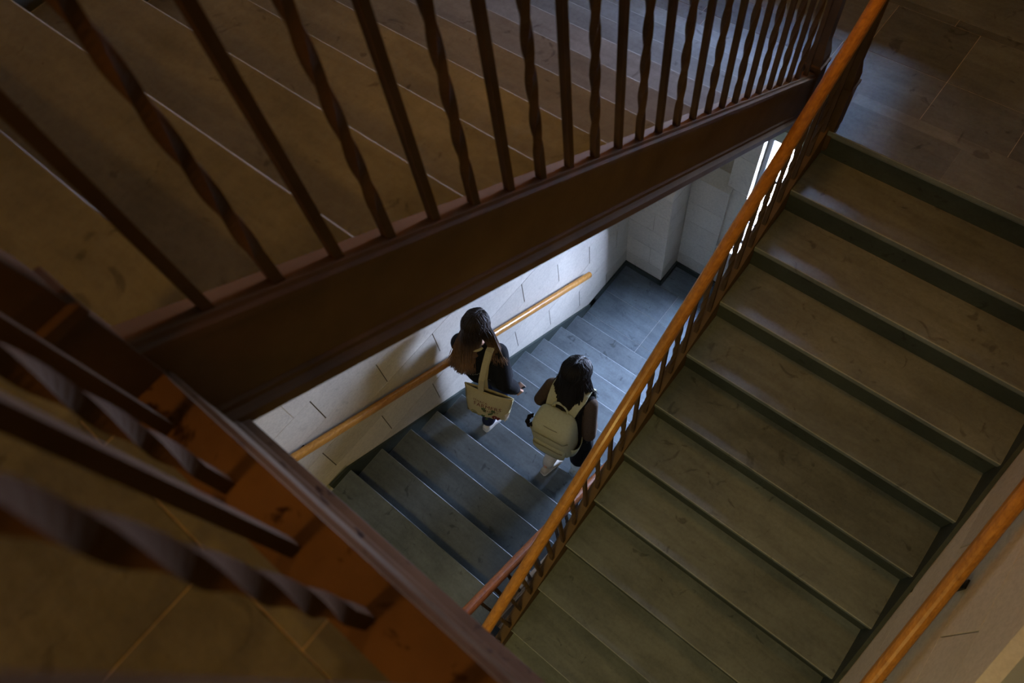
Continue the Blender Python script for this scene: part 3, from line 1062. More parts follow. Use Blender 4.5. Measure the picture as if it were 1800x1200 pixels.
def shoe(parent, heel, yaw, mat, length=0.25, pitch=0.0):
    """sneaker: upper with ankle opening, separate sole and lace band; heel is the back of the sole on the floor"""
    H = Vector(heel)
    R = Matrix.Rotation(yaw, 3, 'Z') @ Matrix.Rotation(pitch, 3, 'X')
    def loft(secs, seg=16):
        bm = bmesh.new()
        rings = []
        for (y, w, z0, z1, cx) in secs:
            rg = []
            for k in range(seg):
                an = 2 * math.pi * k / seg
                cxx, sz = math.cos(an), math.sin(an)
                px = w * (abs(cxx) ** 0.75) * (1 if cxx >= 0 else -1) * (1.0 if sz < 0 else 1 - 0.32 * sz)
                pz = (z0 + z1) / 2 + (z1 - z0) / 2 * (abs(sz) ** 0.7) * (1 if sz >= 0 else -1)
                rg.append(bm.verts.new(H + R @ Vector((cx + px, y * length / 0.25, pz))))
            rings.append(rg)
        for i in range(len(rings) - 1):
            for k in range(seg):
                bm.faces.new((rings[i][k], rings[i][(k + 1) % seg], rings[i + 1][(k + 1) % seg], rings[i + 1][k]))
        bm.faces.new(rings[0][::-1]); bm.faces.new(rings[-1])
        return bm
    up = loft([(0.004, 0.022, 0.02, 0.060, 0), (0.014, 0.032, 0.014, 0.082, 0), (0.05, 0.036, 0.012, 0.088, 0), (0.085, 0.037, 0.012, 0.086, 0), (0.115, 0.039, 0.012, 0.076, 0.001),
               (0.150, 0.044, 0.012, 0.060, 0.003), (0.190, 0.046, 0.012, 0.050, 0.004), (0.220, 0.041, 0.012, 0.044, 0.003), (0.240, 0.026, 0.014, 0.034, 0.002)])
    o = from_bm('shoe', up, mat, parent, smooth=True)
    so = loft([(-0.002, 0.024, 0.0, 0.026, 0), (0.012, 0.035, 0.0, 0.028, 0), (0.06, 0.039, 0.0, 0.026, 0), (0.115, 0.040, 0.0, 0.024, 0.001), (0.160, 0.047, 0.0, 0.024, 0.003),
               (0.200, 0.048, 0.0, 0.024, 0.004), (0.232, 0.040, 0.001, 0.024, 0.003), (0.250, 0.022, 0.004, 0.022, 0.002)])
    from_bm('sole', so, M['sole'], o, smooth=True)
    bm = bmesh.new()
    for j in range(5):
        y = 0.105 + 0.016 * j
        z = 0.079 - 0.0068 * j
        tube(bm, [H + R @ Vector((-0.020, y * length / 0.25, z - 0.008)), H + R @ Vector((0, y * length / 0.25 + 0.004, z + 0.0025)), H + R @ Vector((0.020, y * length / 0.25, z - 0.008))], 0.0032, 6)
    from_bm('laces', bm, M['sole'], o)
    return o

def project_on(obj, pts_dir, d):
    from mathutils.bvhtree import BVHTree
    me = obj.data
    bv = BVHTree.FromPolygons([obj.matrix_world @ v.co for v in me.vertices], [tuple(p.vertices) for p in me.polygons])
    out = []
    for p in pts_dir:
        h = bv.ray_cast(p, d)
        out.append(h[0])
    return out

def text_mesh(txt, size, spacing=1.0):
    cu = bpy.data.curves.new('txt', 'FONT')
    cu.body = txt
    cu.size = size
    cu.space_character = spacing
    cu.align_x = 'CENTER'
    cu.resolution_u = 2
    tmp = bpy.data.objects.new('tmp', cu)
    COL.objects.link(tmp)
    dg = bpy.context.evaluated_depsgraph_get()
    me = bpy.data.meshes.new_from_object(tmp.evaluated_get(dg))
    bpy.data.objects.remove(tmp)
    return me

def pl(a_, r): return (Vector(a_), r)

# --- left person: black sweatshirt, navy trousers, long brown hair, tote on the shoulder
zt4, zt5 = ZL - 4 * RS, ZL - 5 * RS
pL = empty('person', (-1.55, -1.58, zt5), 'person in black sweatshirt and navy trousers with long brown hair, walking down', 'person', 'people walking downstairs')
fw = math.radians(20)                  # torso turned a little towards the wall
fdir = V(-math.sin(fw), math.cos(fw), 0)
rdir = V(math.cos(fw), math.sin(fw), 0)
HIP = V(-1.565, -1.50, -2.51)
CH = V(-1.575, -1.515, -2.20)
SHC = V(-1.585, -1.51, -2.065)
shR, shL = SHC + rdir * 0.165, SHC - rdir * 0.165
elR, wrR = V(-1.315, -1.565, -2.325), V(-1.262, -1.50, -2.535)
elL, wrL = V(-1.695, -1.475, -2.33), V(-1.635, -1.40, -2.49)
HC = V(-1.625, -1.435, -1.83)
hipR, hipL = HIP + rdir * 0.085, HIP - rdir * 0.085
knR, anR = V(-1.465, -1.50, -2.80), V(-1.452, -1.765, -3.055)
knL, anL = V(-1.645, -1.43, -2.89), V(-1.66, -1.56, -3.25)
def body_mesh(bm, HC, yaw, pitch, SHC, CH, HIP, rdir, fdir, arms, legs, hands):
    L = head(bm, HC, yaw, pitch)
    chain(bm, [pl(HC + V(0, 0, -0.05) - fdir * 0.02, 0.052), pl(SHC + V(0, 0, 0.03) - fdir * 0.01, 0.058)])
    for s in (-1, 1):
        chain(bm, [pl(SHC + rdir * (0.03 * s), 0.06), pl(SHC + rdir * (0.145 * s), 0.05)])
        chain(bm, [pl(CH + rdir * (0.06 * s), 0.095), pl(HIP + rdir * (0.06 * s) + V(0, 0, 0.12), 0.082), pl(HIP + rdir * (0.07 * s), 0.10)])
        chain(bm, [pl(SHC + rdir * (0.08 * s) - V(0, 0, 0.03), 0.065), pl(CH + rdir * (0.06 * s), 0.095)])
    for (s_, e_, w_) in arms:
        chain(bm, [pl(s_, 0.048), pl(e_, 0.037), pl(w_, 0.026)])
    for (h_, k_, a_) in legs:
        chain(bm, [pl(h_, 0.085), pl(k_, 0.055), pl((k_ + a_) / 2 + (k_ - a_).normalized() * 0.06 - fdir * 0.012, 0.050), pl(a_, 0.036)])
    for h in hands:
        hand(bm, *h)
    return L
bm = bmesh.new()
hR = (wrR + V(0.004, 0.006, -0.018), V(0.14, 0.22, -0.95), V(-0.85, 0.35, 0.0), -1, 1.1)
hL_ = (wrL + V(0.005, 0.01, -0.01), V(0.15, 0.2, -0.9), V(0.85, -0.1, 0.1), 1, 0.8)
LF = body_mesh(bm, HC, math.radians(2), math.radians(-14), SHC, CH, HIP, rdir, fdir, [(shR, elR, wrR), (shL, elL, wrL)], [(hipR, knR, anR), (hipL, knL, anL)], [hR, hL_])
bodyL = remeshed('body', bm, M['skin'], pL, 0.0055, 3)
face_details(bodyL, LF)
# sweatshirt, roomy, hem at the hips
bm = bmesh.new()
for s in (-1, 1):
    chain(bm, [pl(SHC + rdir * (0.05 * s) - V(0, 0, 0.01), 0.078), pl(CH + rdir * (0.085 * s) - fdir * 0.015, 0.130), pl(HIP + rdir * (0.095 * s) + V(0, 0, 0.10) - fdir * 0.02, 0.127), pl(HIP + rdir * (0.09 * s) + V(0, 0, -0.07), 0.122)], 16)
    chain(bm, [pl(SHC + rdir * (0.05 * s), 0.075), pl(SHC + rdir * (0.15 * s) - V(0, 0, 0.02), 0.075)], 16)
chain(bm, [pl(shR - V(0, 0, 0.02), 0.085), pl(elR, 0.078), pl(elR * 0.4 + wrR * 0.6, 0.068), pl(wrR - (wrR - elR) * 0.12, 0.052)], 16)
chain(bm, [pl(wrR - (wrR - elR) * 0.10, 0.040), pl(wrR - (wrR - elR) * 0.02, 0.036)], 14)
chain(bm, [pl(shL - V(0, 0, 0.02), 0.085), pl(elL, 0.070), pl(elL * 0.4 + wrL * 0.6, 0.060), pl(wrL - (wrL - elL) * 0.12, 0.046)], 16)
for j in range(7):        # soft folds round the sleeve and waist
    t = j / 6
    q = shR.lerp(elR, 0.2 + 0.75 * t)
    cap_seg(bm, q + V(0.05, -0.03, 0.012), 0.022, q + V(-0.01, -0.06, -0.03), 0.018, 8)
chain(bm, [pl(SHC - fdir * 0.035 + V(0, 0, 0.045), 0.064), pl(SHC - fdir * 0.02, 0.08)], 16)
swL = remeshed('sweatshirt', bm, M['sweat'], pL, 0.008, 5)
# a strip of the pale shirt collar at the nape
bm = bmesh.new()
pts = []
for k in range(9):
    an = math.radians(200 + 140 * k / 8)
    pts.append(SHC - fdir * 0.018 + V(0, 0, 0.098) + (rdir * math.cos(an) + fdir * math.sin(an)) * 0.064)
tube(bm, pts, 0.012, 8)
from_bm('collar', bm, M['canvas'], pL, smooth=True)
bm = bmesh.new()
for (h_, k_, a_) in ((hipR, knR, anR), (hipL, knL, anL)):
    a2 = a_ + (k_ - a_).normalized() * 0.02
    chain(bm, [pl(h_, 0.108), pl(k_, 0.078), pl((k_ + a2) / 2, 0.072), pl(a2, 0.062)], 16)
chain(bm, [pl(hipR, 0.11), pl(hipL, 0.11)], 16)
remeshed('trousers', bm, M['navy'], pL, 0.009, 5)
shoe(pL, (-1.443, -1.838, zt4 + 0.001), math.radians(-4), M['shoe'])
shoe(pL, (-1.665, -1.625, zt5 + 0.001), math.radians(8), M['shoe'])
# hair: parted in the middle, down the back, one lock falling forward over the right shoulder
M['hair_brown'] = hair_mat('brown_hair', (0.020, 0.012, 0.008), (0.30, 0.17, 0.085), -1.86, -2.26)
def endsL(t, rnd):
    j = lambda a_: rnd.uniform(-a_, a_)
    if t > 0.72:      # right side falls forward over the shoulder
        u = (t - 0.72) / 0.28
        return (V(-1.495 + 0.05 * u + j(0.015), -1.475 + 0.05 * u + j(0.015), -1.960 + j(0.012)), V(-1.40 + 0.075 * u + j(0.025), -1.515 + 0.07 * u + j(0.02), -2.075 - 0.05 * u + j(0.03)) + V(0.0, -0.03, 0.02))
    u = t / 0.72      # left side and back lie over the shoulder and down the back
    sn = math.sin(u * math.pi)
    mid = SHC + rdir * (-0.165 + 0.175 * u + j(0.012)) - fdir * (0.065 + 0.075 * sn + j(0.01)) + V(0, 0, 0.085 - 0.05 * sn + j(0.01))
    end = SHC + rdir * (-0.235 + 0.215 * u + j(0.02)) - fdir * (0.150 + 0.025 * sn + j(0.008)) + V(0, 0, -0.18 - 0.05 * sn + j(0.04))
    return (mid, end)
hair_locks('hair', pL, M['hair_brown'], LF, endsL, 620, 0.0068,
           back_fill=[(HC - fdir * 0.050 + V(0, 0, -0.01), 0.074, SHC - fdir * 0.060 - rdir * 0.02 + V(0, 0, 0.03), 0.060)], seed=5)
# lettering across the back of the sweatshirt
me = text_mesh('RENCE LLA', 0.034, 1.15)
dn = fdir
base = SHC - fdir * 0.5 + V(0, 0, -0.29) + rdir * 0.02
pts = [base + rdir * v.co.x + V(0, 0, v.co.y - 0.9 * v.co.x * v.co.x) for v in me.vertices]
hit = project_on(swL, pts, dn)
ok = all(h is not None for h in hit)
if ok:
    for v, h in zip(me.vertices, hit):
        v.co = h - dn * 0.0025
    link_mesh('lettering', me, M['print_white'], swL)

# tote bag on the right shoulder
BTL, BTR, BBL, BBR = V(-1.610, -1.745, -2.40), V(-1.185, -1.610, -2.42), V(-1.560, -1.845, -2.735), V(-1.215, -1.715, -2.735)
bag = empty('tote_bag', (BBL + BBR) / 2, 'cream canvas tote bag with strawberry print hanging from the left person\'s shoulder', 'bag')
nB_ = (BTR - BTL).cross(BBL - BTL).normalized()
if nB_.y > 0: nB_ = -nB_        # outward, away from the body
def bag_pt(u, v, w):
    """u across 0..1, v down 0..1, w thickness -1 (body side)..1 (outer side)"""
    top = BTL.lerp(BTR, u); bot = BBL.lerp(BBR, u)
    p = top.lerp(bot, v)
    bulge = 0.05 * math.sin(math.pi * min(max(u, 0), 1)) ** 0.6 * (0.42 + 0.58 * math.sin(math.pi * min(1, max(0, v) * 0.62 + 0.0)) + 0.0)
    sag = -0.020 * math.sin(math.pi * u) * (1 - v) - 0.008 * math.sin(u * 9) * v
    return p + nB_ * (w * bulge) + V(0, 0, sag)
bm = bmesh.new()
NU, NV = 18, 12
g_ = {}
for w in (-1, 1):
    for i in range(NU + 1):
        for j in range(NV + 1):
            key = (w, i, j)
            if w == 1 and (i in (0, NU) or j == NV):
                g_[key] = g_[(-1, i, j)]
            else:
                q = bag_pt(i / NU, j / NV, w if not (i in (0, NU) or j == NV) else 0)
                q = q + nB_ * (0.004 * math.sin(i * 1.9 + j * 0.8) * w)
                g_[key] = bm.verts.new(q)
    for i in range(NU):
        for j in range(NV):
            vs = [g_[(w, i, j)], g_[(w, i + 1, j)], g_[(w, i + 1, j + 1)], g_[(w, i, j + 1)]]
            vs = list(dict.fromkeys(vs))
            if len(vs) >= 3:
                try: bm.faces.new(vs)
                except ValueError: pass
bag_body = from_bm('bag_body', bm, M['canvas'], bag, smooth=True)
so_ = bag_body.modifiers.new('thickness', 'SOLIDIFY'); so_.thickness = 0.003
bm = bmesh.new()
for w in (-1, 1):
    tube(bm, [bag_pt(i / NU, 0.0, w if 0 < i < NU else 0) + nB_ * 0.002 * w for i in range(NU + 1)], 0.005, 6)
from_bm('hem', bm, M['canvas'], bag, smooth=True)
def strap(bm, pts, width_dir, width, th=0.003):
    rings = []
    for i, p in enumerate(pts):
        d = (Vector(pts[min(i + 1, len(pts) - 1)]) - Vector(pts[max(i - 1, 0)])).normalized()
        wd = (Vector(width_dir[i] if isinstance(width_dir, list) else width_dir))
        wd = (wd - d * wd.dot(d)).normalized()
        nn = d.cross(wd).normalized()
        p = Vector(p)
        rings.append([bm.verts.new(p + wd * (a_ * width / 2) + nn * (b_ * th)) for a_, b_ in ((-1, -1), (1, -1), (1, 1), (-1, 1))])
    for i in range(len(rings) - 1):
        for k in range(4):
            bm.faces.new((rings[i][k], rings[i][(k + 1) % 4], rings[i + 1][(k + 1) % 4], rings[i + 1][k]))
    bm.faces.new(rings[0][::-1]); bm.faces.new(rings[-1])
topS = shR * 0.72 + SHC * 0.28 + V(0, 0, 0.085)
for w, u0 in ((1, 0.33), (-1, 0.38)):
    a_ = bag_pt(u0, 0.10, w) + nB_ * 0.004 * w
    b_ = bag_pt(u0 + 0.02, -0.02, w) + nB_ * 0.004 * w
    off = rdir * (0.0 if w == 1 else 0.012)
    pts = [a_, b_, b_.lerp(topS, 0.35) + nB_ * 0.06, b_.lerp(topS, 0.7) + nB_ * 0.065, topS + nB_ * 0.06 - V(0, 0, 0.012) + off, topS + off, topS + fdir * 0.05 + V(0, 0, -0.01) + off, topS + fdir * 0.085 + V(0, 0, -0.06) + off]
    bm = bmesh.new()
    strap(bm, pts, rdir, 0.050)
    from_bm('strap', bm, M['canvas'], bag, smooth=False)
# printing on the outer side
def on_bag(me_or_pts, u0, v0, sx, sy):
    for v in me_or_pts.vertices:
        u = u0 + v.co.x / 0.42 * sx
        vv = v0 - v.co.y / 0.33 * sy
        v.co = bag_pt(u, vv, 1) + nB_ * 0.0065
for txt, size, u0, v0, mat in (('ITHACA', 0.036, 0.36, 0.40, 'print_red'), ('FARMERS', 0.062, 0.52, 0.55, 'print_red'), ('MARKET', 0.036, 0.62, 0.68, 'print_red')):
    me = text_mesh(txt, size, 1.05)
    on_bag(me, u0, v0, 1, 1)
    link_mesh('lettering', me, M[mat], bag_body)
def flat_shape(pts):
    me = bpy.data.meshes.new('print')
    me.from_pydata([(x, y, 0) for x, y in pts], [], [list(range(len(pts)))])
    return me
leaf = [(0, 0), (0.018, 0.010), (0.034, 0.006), (0.030, 0.018), (0.046, 0.024), (0.028, 0.030), (0.022, 0.042), (0.010, 0.030), (0.0, 0.036), (-0.004, 0.018)]
for (u0, v0, an, s_) in ((0.42, 0.66, 0.3, 1.0), (0.52, 0.70, 1.4, 1.1), (0.62, 0.64, -0.3, 1.0), (0.50, 0.84, 2.8, 1.0), (0.58, 0.80, 0.2, 0.9), (0.54, 0.92, -2.4, 0.9), (0.66, 0.74, 0.9, 0.7)):
    me = flat_shape([(s_ * (x * math.cos(an) - y * math.sin(an)), s_ * (x * math.sin(an) + y * math.cos(an))) for x, y in leaf])
    on_bag(me, u0, v0, 1, 1)
    link_mesh('leaf_print', me, M['print_green'], bag_body)
for (u0, v0, s_) in ((0.72, 0.84, 1.0), (0.80, 0.88, 0.8)):
    me = flat_shape([(s_ * 0.026 * math.cos(k * math.pi / 6) * (1 - 0.3 * (math.sin(k * math.pi / 6) < 0)), s_ * 0.030 * math.sin(k * math.pi / 6)) for k in range(12)])
    on_bag(me, u0, v0, 1, 1)
    link_mesh('strawberry_print', me, M['print_red'], bag_body)
me = bpy.data.meshes.new('oval')
vs, fs = [], []
for k in range(24):
    an = 2 * math.pi * k / 24
    vs += [(0.032 * math.cos(an), 0.021 * math.sin(an), 0), (0.027 * math.cos(an), 0.0165 * math.sin(an), 0)]
for k in range(24):
    fs.append((2 * k, 2 * ((k + 1) % 24), 2 * ((k + 1) % 24) + 1, 2 * k + 1))
for (x, y) in ((-0.012, 0), (0.0, 0.003), (0.012, -0.002)):
    b0 = len(vs)
    vs += [(x - 0.004, y - 0.007, 0), (x + 0.004, y - 0.007, 0), (x + 0.005, y + 0.006, 0), (x - 0.002, y + 0.007, 0)]
    fs.append((b0, b0 + 1, b0 + 2, b0 + 3))
me.from_pydata(vs, [], fs)
on_bag(me, 0.22, 0.84, 1, 1)
link_mesh('oval_logo', me, M['print_green'], bag_body)
# paper tissue and a key fob peeking out at the side
bm = bmesh.new()
pts = [bag_pt(1.0, 0.62, 0) + V(0.005, 0.0, 0), bag_pt(0.93, 0.66, 1) + nB_ * 0.012, bag_pt(0.95, 0.98, 1) + nB_ * 0.012 + V(0, 0, -0.02), bag_pt(1.02, 0.86, 0), bag_pt(0.985, 0.80, 1) + nB_ * 0.02]
vs = [bm.verts.new(q) for q in pts]
for q in ((0, 1, 4), (1, 2, 4), (2, 3, 4), (3, 0, 4)):
    bm.faces.new([vs[k] for k in q])
pa = from_bm('paper_tissue', bm, M['paper'], None)
so_ = pa.modifiers.new('thickness', 'SOLIDIFY'); so_.thickness = 0.002
pa['label'] = 'crumpled white paper sticking out at the side of the tote bag'
pa['category'] = 'paper'

# phone in the right hand
hf = Vector(hR[1]).normalized(); hn = Vector(hR[2]); hn = (hn - hf * hn.dot(hf)).normalized(); hs = hf.cross(hn)
pc = Vector(hR[0]) + hf * 0.060 + hn * 0.028 + V(0.0, 0.03, 0.02)
ph = empty('phone', pc, 'phone in a pale case held in the left person\'s hand', 'phone')
mt = Matrix((hs, hf, hn)).transposed().to_4x4()
def tbox(name, mat, sx, sy, sz, off, parent, bev):
    bm = bmesh.new()
    add_box(bm, -sx / 2, sx / 2, -sy / 2, sy / 2, -sz / 2, sz / 2)
    bmesh.ops.bevel(bm, geom=list(bm.edges), offset=bev, segments=2, affect='EDGES')
    bmesh.ops.transform(bm, matrix=Matrix.Translation(pc) @ mt @ Matrix.Translation(off), verts=bm.verts)
    return from_bm(name, bm, mat, parent)
cs = tbox('phone_case', M['phone'], 0.072, 0.145, 0.010, (0, 0, 0), ph, 0.0035)
tbox('camera_bump', M['black'], 0.034, 0.036, 0.004, (0.014, 0.048, -0.006), cs, 0.001)
tbox('screen', M['black'], 0.066, 0.138, 0.002, (0, 0, 0.0050), ph, 0.0005)

# --- right person: black top, taupe sleeves, long black hair, pale backpack
pR = empty('person', (-0.69, -1.55, zt5), 'person in black with long black hair and pale backpack, walking down beside the railing', 'person', 'people walking downstairs')
fw = math.radians(9)
fdir = V(-math.sin(fw), math.cos(fw), 0)
rdir = V(math.cos(fw), math.sin(fw), 0)
HIP = V(-0.70, -1.48, -2.52)
CH = V(-0.725, -1.43, -2.21)
SHC = V(-0.735, -1.39, -2.065)
shR, shL = SHC + rdir * 0.160, SHC - rdir * 0.160
elR, wrR = V(-0.490, -1.500, -2.335), V(-0.575, -1.33, -2.50)
elL, wrL = V(-0.975, -1.495, -2.32), V(-0.88, -1.25, -2.42)
HC = V(-0.748, -1.30, -1.83)
hipR, hipL = HIP + rdir * 0.085, HIP - rdir * 0.085
knR, anR = V(-0.60, -1.43, -2.90), V(-0.588, -1.575, -3.25)
knL, anL = V(-0.775, -1.44, -2.83), V(-0.765, -1.755, -3.055)
bm = bmesh.new()
hR2 = (wrR + V(-0.01, 0.015, -0.01), V(-0.5, 0.4, -0.6), V(-0.6, -0.5, -0.2), -1, 0.9)
hL2 = (wrL + V(0, 0.02, 0), V(0.2, 0.9, 0.1), V(0.8, -0.1, -0.3), 1, 0.9)
RF = body_mesh(bm, HC, math.radians(-6), math.radians(-22), SHC, CH, HIP, rdir, fdir, [(shR, elR, wrR), (shL, elL, wrL)], [(hipR, knR, anR), (hipL, knL, anL)], [hR2, hL2])
bodyR = remeshed('body', bm, M['skin'], pR, 0.0055, 3)
face_details(bodyR, RF)
bm = bmesh.new()
for s in (-1, 1):
    chain(bm, [pl(SHC + rdir * (0.05 * s) - V(0, 0, 0.01), 0.076), pl(CH + rdir * (0.07 * s), 0.116), pl(HIP + rdir * (0.08 * s) + V(0, 0, 0.12), 0.110), pl(HIP + rdir * (0.08 * s) + V(0, 0, -0.06), 0.118)], 16)
    chain(bm, [pl(SHC + rdir * (0.05 * s), 0.073), pl(SHC + rdir * (0.145 * s) - V(0, 0, 0.015), 0.070)], 16)
chain(bm, [pl(SHC - fdir * 0.03 + V(0, 0, 0.04), 0.062), pl(SHC, 0.07)], 16)
topR = remeshed('top', bm, M['black_cloth'], pR, 0.008, 5)
for (s_, e_, w_) in ((shR, elR, wrR), (shL, elL, wrL)):
    bm = bmesh.new()
    chain(bm, [pl(s_ + (e_ - s_) * 0.06, 0.068), pl(e_, 0.058), pl(e_ * 0.4 + w_ * 0.6, 0.054), pl(w_ - (w_ - e_) * 0.12, 0.042)], 16)
    remeshed('sleeve', bm, M['taupe'], pR, 0.008, 4)
bm = bmesh.new()
for (h_, k_, a_) in ((hipR, knR, anR), (hipL, knL, anL)):
    a2 = k_.lerp(a_, 0.62 if k_ is knR else 0.45)
    chain(bm, [pl(h_, 0.112), pl(k_, 0.086), pl(a2, 0.084)], 16)
chain(bm, [pl(hipR, 0.115), pl(hipL, 0.115)], 16)
remeshed('trousers', bm, M['black_cloth'], pR, 0.009, 5)
for (k_, a_) in ((knR, anR), (knL, anL)):
    bm = bmesh.new()
    tube(bm, [k_.lerp(a_, 0.2), k_.lerp(a_, 0.6), k_.lerp(a_, 0.9), a_ + V(0, 0.01, -0.02)], [0.068, 0.066, 0.055, 0.050], 16)
    from_bm('sock', bm, M['sock'], pR, smooth=True)
shoe(pR, (-0.765, -1.835, zt4 + 0.001), math.radians(-8), M['shoe_beige'])
shoe(pR, (-0.590, -1.648, zt5 + 0.001), math.radians(-4), M['shoe_beige'])
M['hair_black'] = hair_mat('black_hair', (0.006, 0.0045, 0.004), (0.008, 0.006, 0.005), -1.9, -2.3)
def endsR(t, rnd):
    if t < 0.16:
        return V(-0.90 + rnd.uniform(-0.02, 0.03), -1.37 + rnd.uniform(-0.03, 0.03), -2.06 + rnd.uniform(-0.04, 0.02))
    if t > 0.84:
        return V(-0.60 + rnd.uniform(-0.03, 0.03), -1.29 + rnd.uniform(-0.03, 0.03), -2.08 + rnd.uniform(-0.05, 0.02))
    u = (t - 0.16) / 0.68
    return SHC + rdir * (-0.16 + 0.31 * u + rnd.uniform(-0.02, 0.02)) - fdir * (0.105 + 0.035 * math.sin(u * 3.1)) + V(0, 0, -0.07 + rnd.uniform(-0.04, 0.03))
hair_locks('hair', pR, M['hair_black'], RF, endsR, 620, 0.0075,
           back_fill=[(HC - fdir * 0.06 - V(0, 0, 0.02), 0.088, SHC - fdir * 0.07, 0.088), (SHC - fdir * 0.065 - rdir * 0.09, 0.06, SHC - fdir * 0.065 + rdir * 0.09, 0.06)], seed=9)

# backpack on the right person's back
bk = empty('backpack', (-0.76, -1.62, -2.58), 'pale sage backpack with top handle on the right person\'s back', 'backpack')
OC = SHC - fdir * 0.140 - rdir * 0.018       # top of the back panel
def bp(x, y, z): return OC + rdir * x - fdir * y + V(0, 0, z)
def pack_shell(name, W, D0, secs, mat, parent, seg=28, sup=3.2):
    bm = bmesh.new()
    rings = []
    for (z, w, d, y0) in secs:
        rg = []
        for k in range(seg):
            an = 2 * math.pi * k / seg
            cx, sy = math.cos(an), math.sin(an)
            rr = (abs(cx) ** sup + abs(sy) ** sup) ** (-1 / sup)
            rg.append(bm.verts.new(bp(cx * rr * w / 2, y0 + d / 2 + sy * rr * d / 2, z)))
        rings.append(rg)
    for i in range(len(rings) - 1):
        for k in range(seg):
            bm.faces.new((rings[i][k], rings[i][(k + 1) % seg], rings[i + 1][(k + 1) % seg], rings[i + 1][k]))
    bm.faces.new(rings[0][::-1]); bm.faces.new(rings[-1])
    return from_bm(name, bm, mat, parent, smooth=True)
main = pack_shell('main_compartment', 0.31, 0.19, [(-0.54, 0.22, 0.12, 0.03), (-0.535, 0.30, 0.18, 0.012), (-0.50, 0.335, 0.215, 0.004), (-0.40, 0.350, 0.235, 0.0), (-0.25, 0.350, 0.240, 0.0), (-0.15, 0.345, 0.235, 0.0),
                                       (-0.085, 0.335, 0.215, 0.0), (-0.05, 0.315, 0.180, 0.001), (-0.025, 0.285, 0.130, 0.004), (-0.010, 0.25, 0.085, 0.008), (-0.004, 0.20, 0.05, 0.012)], M['pack'], bk, 32, 4.2)
pock = pack_shell('front_pocket', 0.27, 0.06, [(-0.50, 0.20, 0.03, 0.205), (-0.49, 0.26, 0.055, 0.20), (-0.40, 0.29, 0.068, 0.20), (-0.32, 0.285, 0.062, 0.20), (-0.275, 0.26, 0.045, 0.205), (-0.26, 0.22, 0.02, 0.214)], M['pack'], bk)
def on_pack(x, z):
    """outer face point for seams"""
    return x, z
bm = bmesh.new()       # zip arching over the top panel, with its flap
tube(bm, [bp(0.166 * math.cos(a_), 0.050 + 0.130 * math.sin(a_) ** 0.6, -0.100 + 0.056 * math.sin(a_) ** 1.5) for a_ in [math.radians(6 + 168 * k / 20) for k in range(21)]], 0.0035, 6)
zp = from_bm('zip', bm, M['pack_dark'], bk)
bm = bmesh.new()
tube(bm, [bp(-0.165 + 0.0165 * k, 0.205 + 0.028 * min(1, 4 * math.sin(math.pi * k / 20)), -0.118) for k in range(21)], 0.0045, 6)
from_bm('piping', bm, M['pack_dark'], bk)
bm = bmesh.new()
tube(bm, [bp(-0.132 + 0.0132 * k, 0.252 + 0.010 * min(1, 3 * math.sin(math.pi * k / 20)), -0.300 + 0.018 * math.sin(math.pi * k / 20)) for k in range(21)], 0.004, 6)
from_bm('pocket_zip', bm, M['pack_dark'], bk)
bm = bmesh.new()       # grab handle
pts = [bp(0.068 * math.cos(a_), 0.014 - 0.02 * math.sin(a_), -0.014 + 0.080 * math.sin(a_)) for a_ in [math.pi * k / 12 for k in range(13)]]
strap(bm, pts, fdir, 0.020, 0.003)
from_bm('grab_handle', bm, M['pack'], bk)
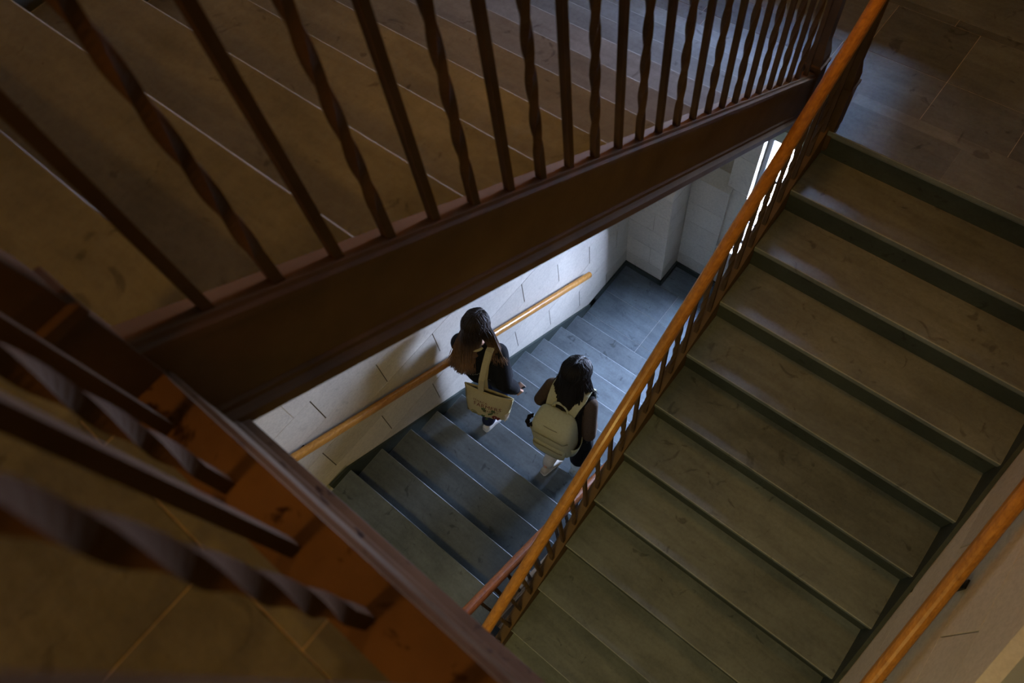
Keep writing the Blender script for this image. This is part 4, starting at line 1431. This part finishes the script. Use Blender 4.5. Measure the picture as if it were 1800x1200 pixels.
for s in (-1, 1):      # shoulder straps over the front
    q0 = bp(s * 0.085, 0.016, -0.035)
    over = SHC + rdir * (s * 0.108)
    pts = [q0, q0.lerp(over + V(0, 0, 0.086) - fdir * 0.045, 0.5) + V(0, 0, 0.018), over + V(0, 0, 0.083) - fdir * 0.04, over + V(0, 0, 0.090) + fdir * 0.0, over + V(0, 0, 0.070) + fdir * 0.06,
           over + V(0, 0, 0.0) + fdir * 0.115 + rdir * (0.01 * s), CH + rdir * (s * 0.13) + fdir * 0.115 - V(0, 0, 0.03), CH + rdir * (s * 0.185) + fdir * 0.03 - V(0, 0, 0.13), CH + rdir * (s * 0.165) - fdir * 0.12 - V(0, 0, 0.19)]
    bm = bmesh.new()
    strap(bm, pts, [rdir] * 6 + [rdir * 0.4 + fdir * 0.6 * s] * 3, 0.080, 0.006)
    from_bm('shoulder_strap', bm, M['pack'], bk, smooth=False)
    bm = bmesh.new()
    strap(bm, [bp(s * 0.170, 0.02, -0.40), bp(s * 0.205, 0.0, -0.44), bp(s * 0.22, -0.01, -0.54)], fdir, 0.022, 0.002)
    from_bm('strap_tail', bm, M['pack'], bk)
    # side pocket: open-topped pouch
    bm = bmesh.new()
    n = 10
    top_, bot_ = [], []
    for k in range(n + 1):
        a_ = math.pi * k / n
        xo = s * (0.168 + 0.050 * math.sin(a_))
        yo = 0.095 - 0.080 * math.cos(a_)
        top_.append(bm.verts.new(bp(xo, yo, -0.33 - 0.02 * math.sin(a_))))
        bot_.append(bm.verts.new(bp(s * (0.158 + 0.036 * math.sin(a_)), yo, -0.515)))
    for k in range(n):
        bm.faces.new((top_[k], top_[k + 1], bot_[k + 1], bot_[k]))
    bm.faces.new(bot_)
    sp = from_bm('side_pocket', bm, M['pack'], bk, smooth=True)
    so_ = sp.modifiers.new('thickness', 'SOLIDIFY'); so_.thickness = 0.004
# black loop hanging at the left side of the pack
bm = bmesh.new()
c0 = bp(-0.176, 0.165, -0.10)
ring = []
for k in range(17):
    a_ = math.radians(20 + 250 * k / 16)
    ring.append(c0 + rdir * (0.026 * math.cos(a_) - 0.004) - fdir * (0.036 * math.sin(a_)) + V(0, 0, -0.018 * math.sin(a_) - 0.006))
tube(bm, ring, [0.017 + 0.004 * math.sin(k * 1.7) for k in range(17)], 8)
lp = from_bm('scrunchie', bm, M['black_cloth'], None, smooth=True)
lp['label'] = 'black fabric loop hung on the left side of the backpack'
lp['category'] = 'hair tie'
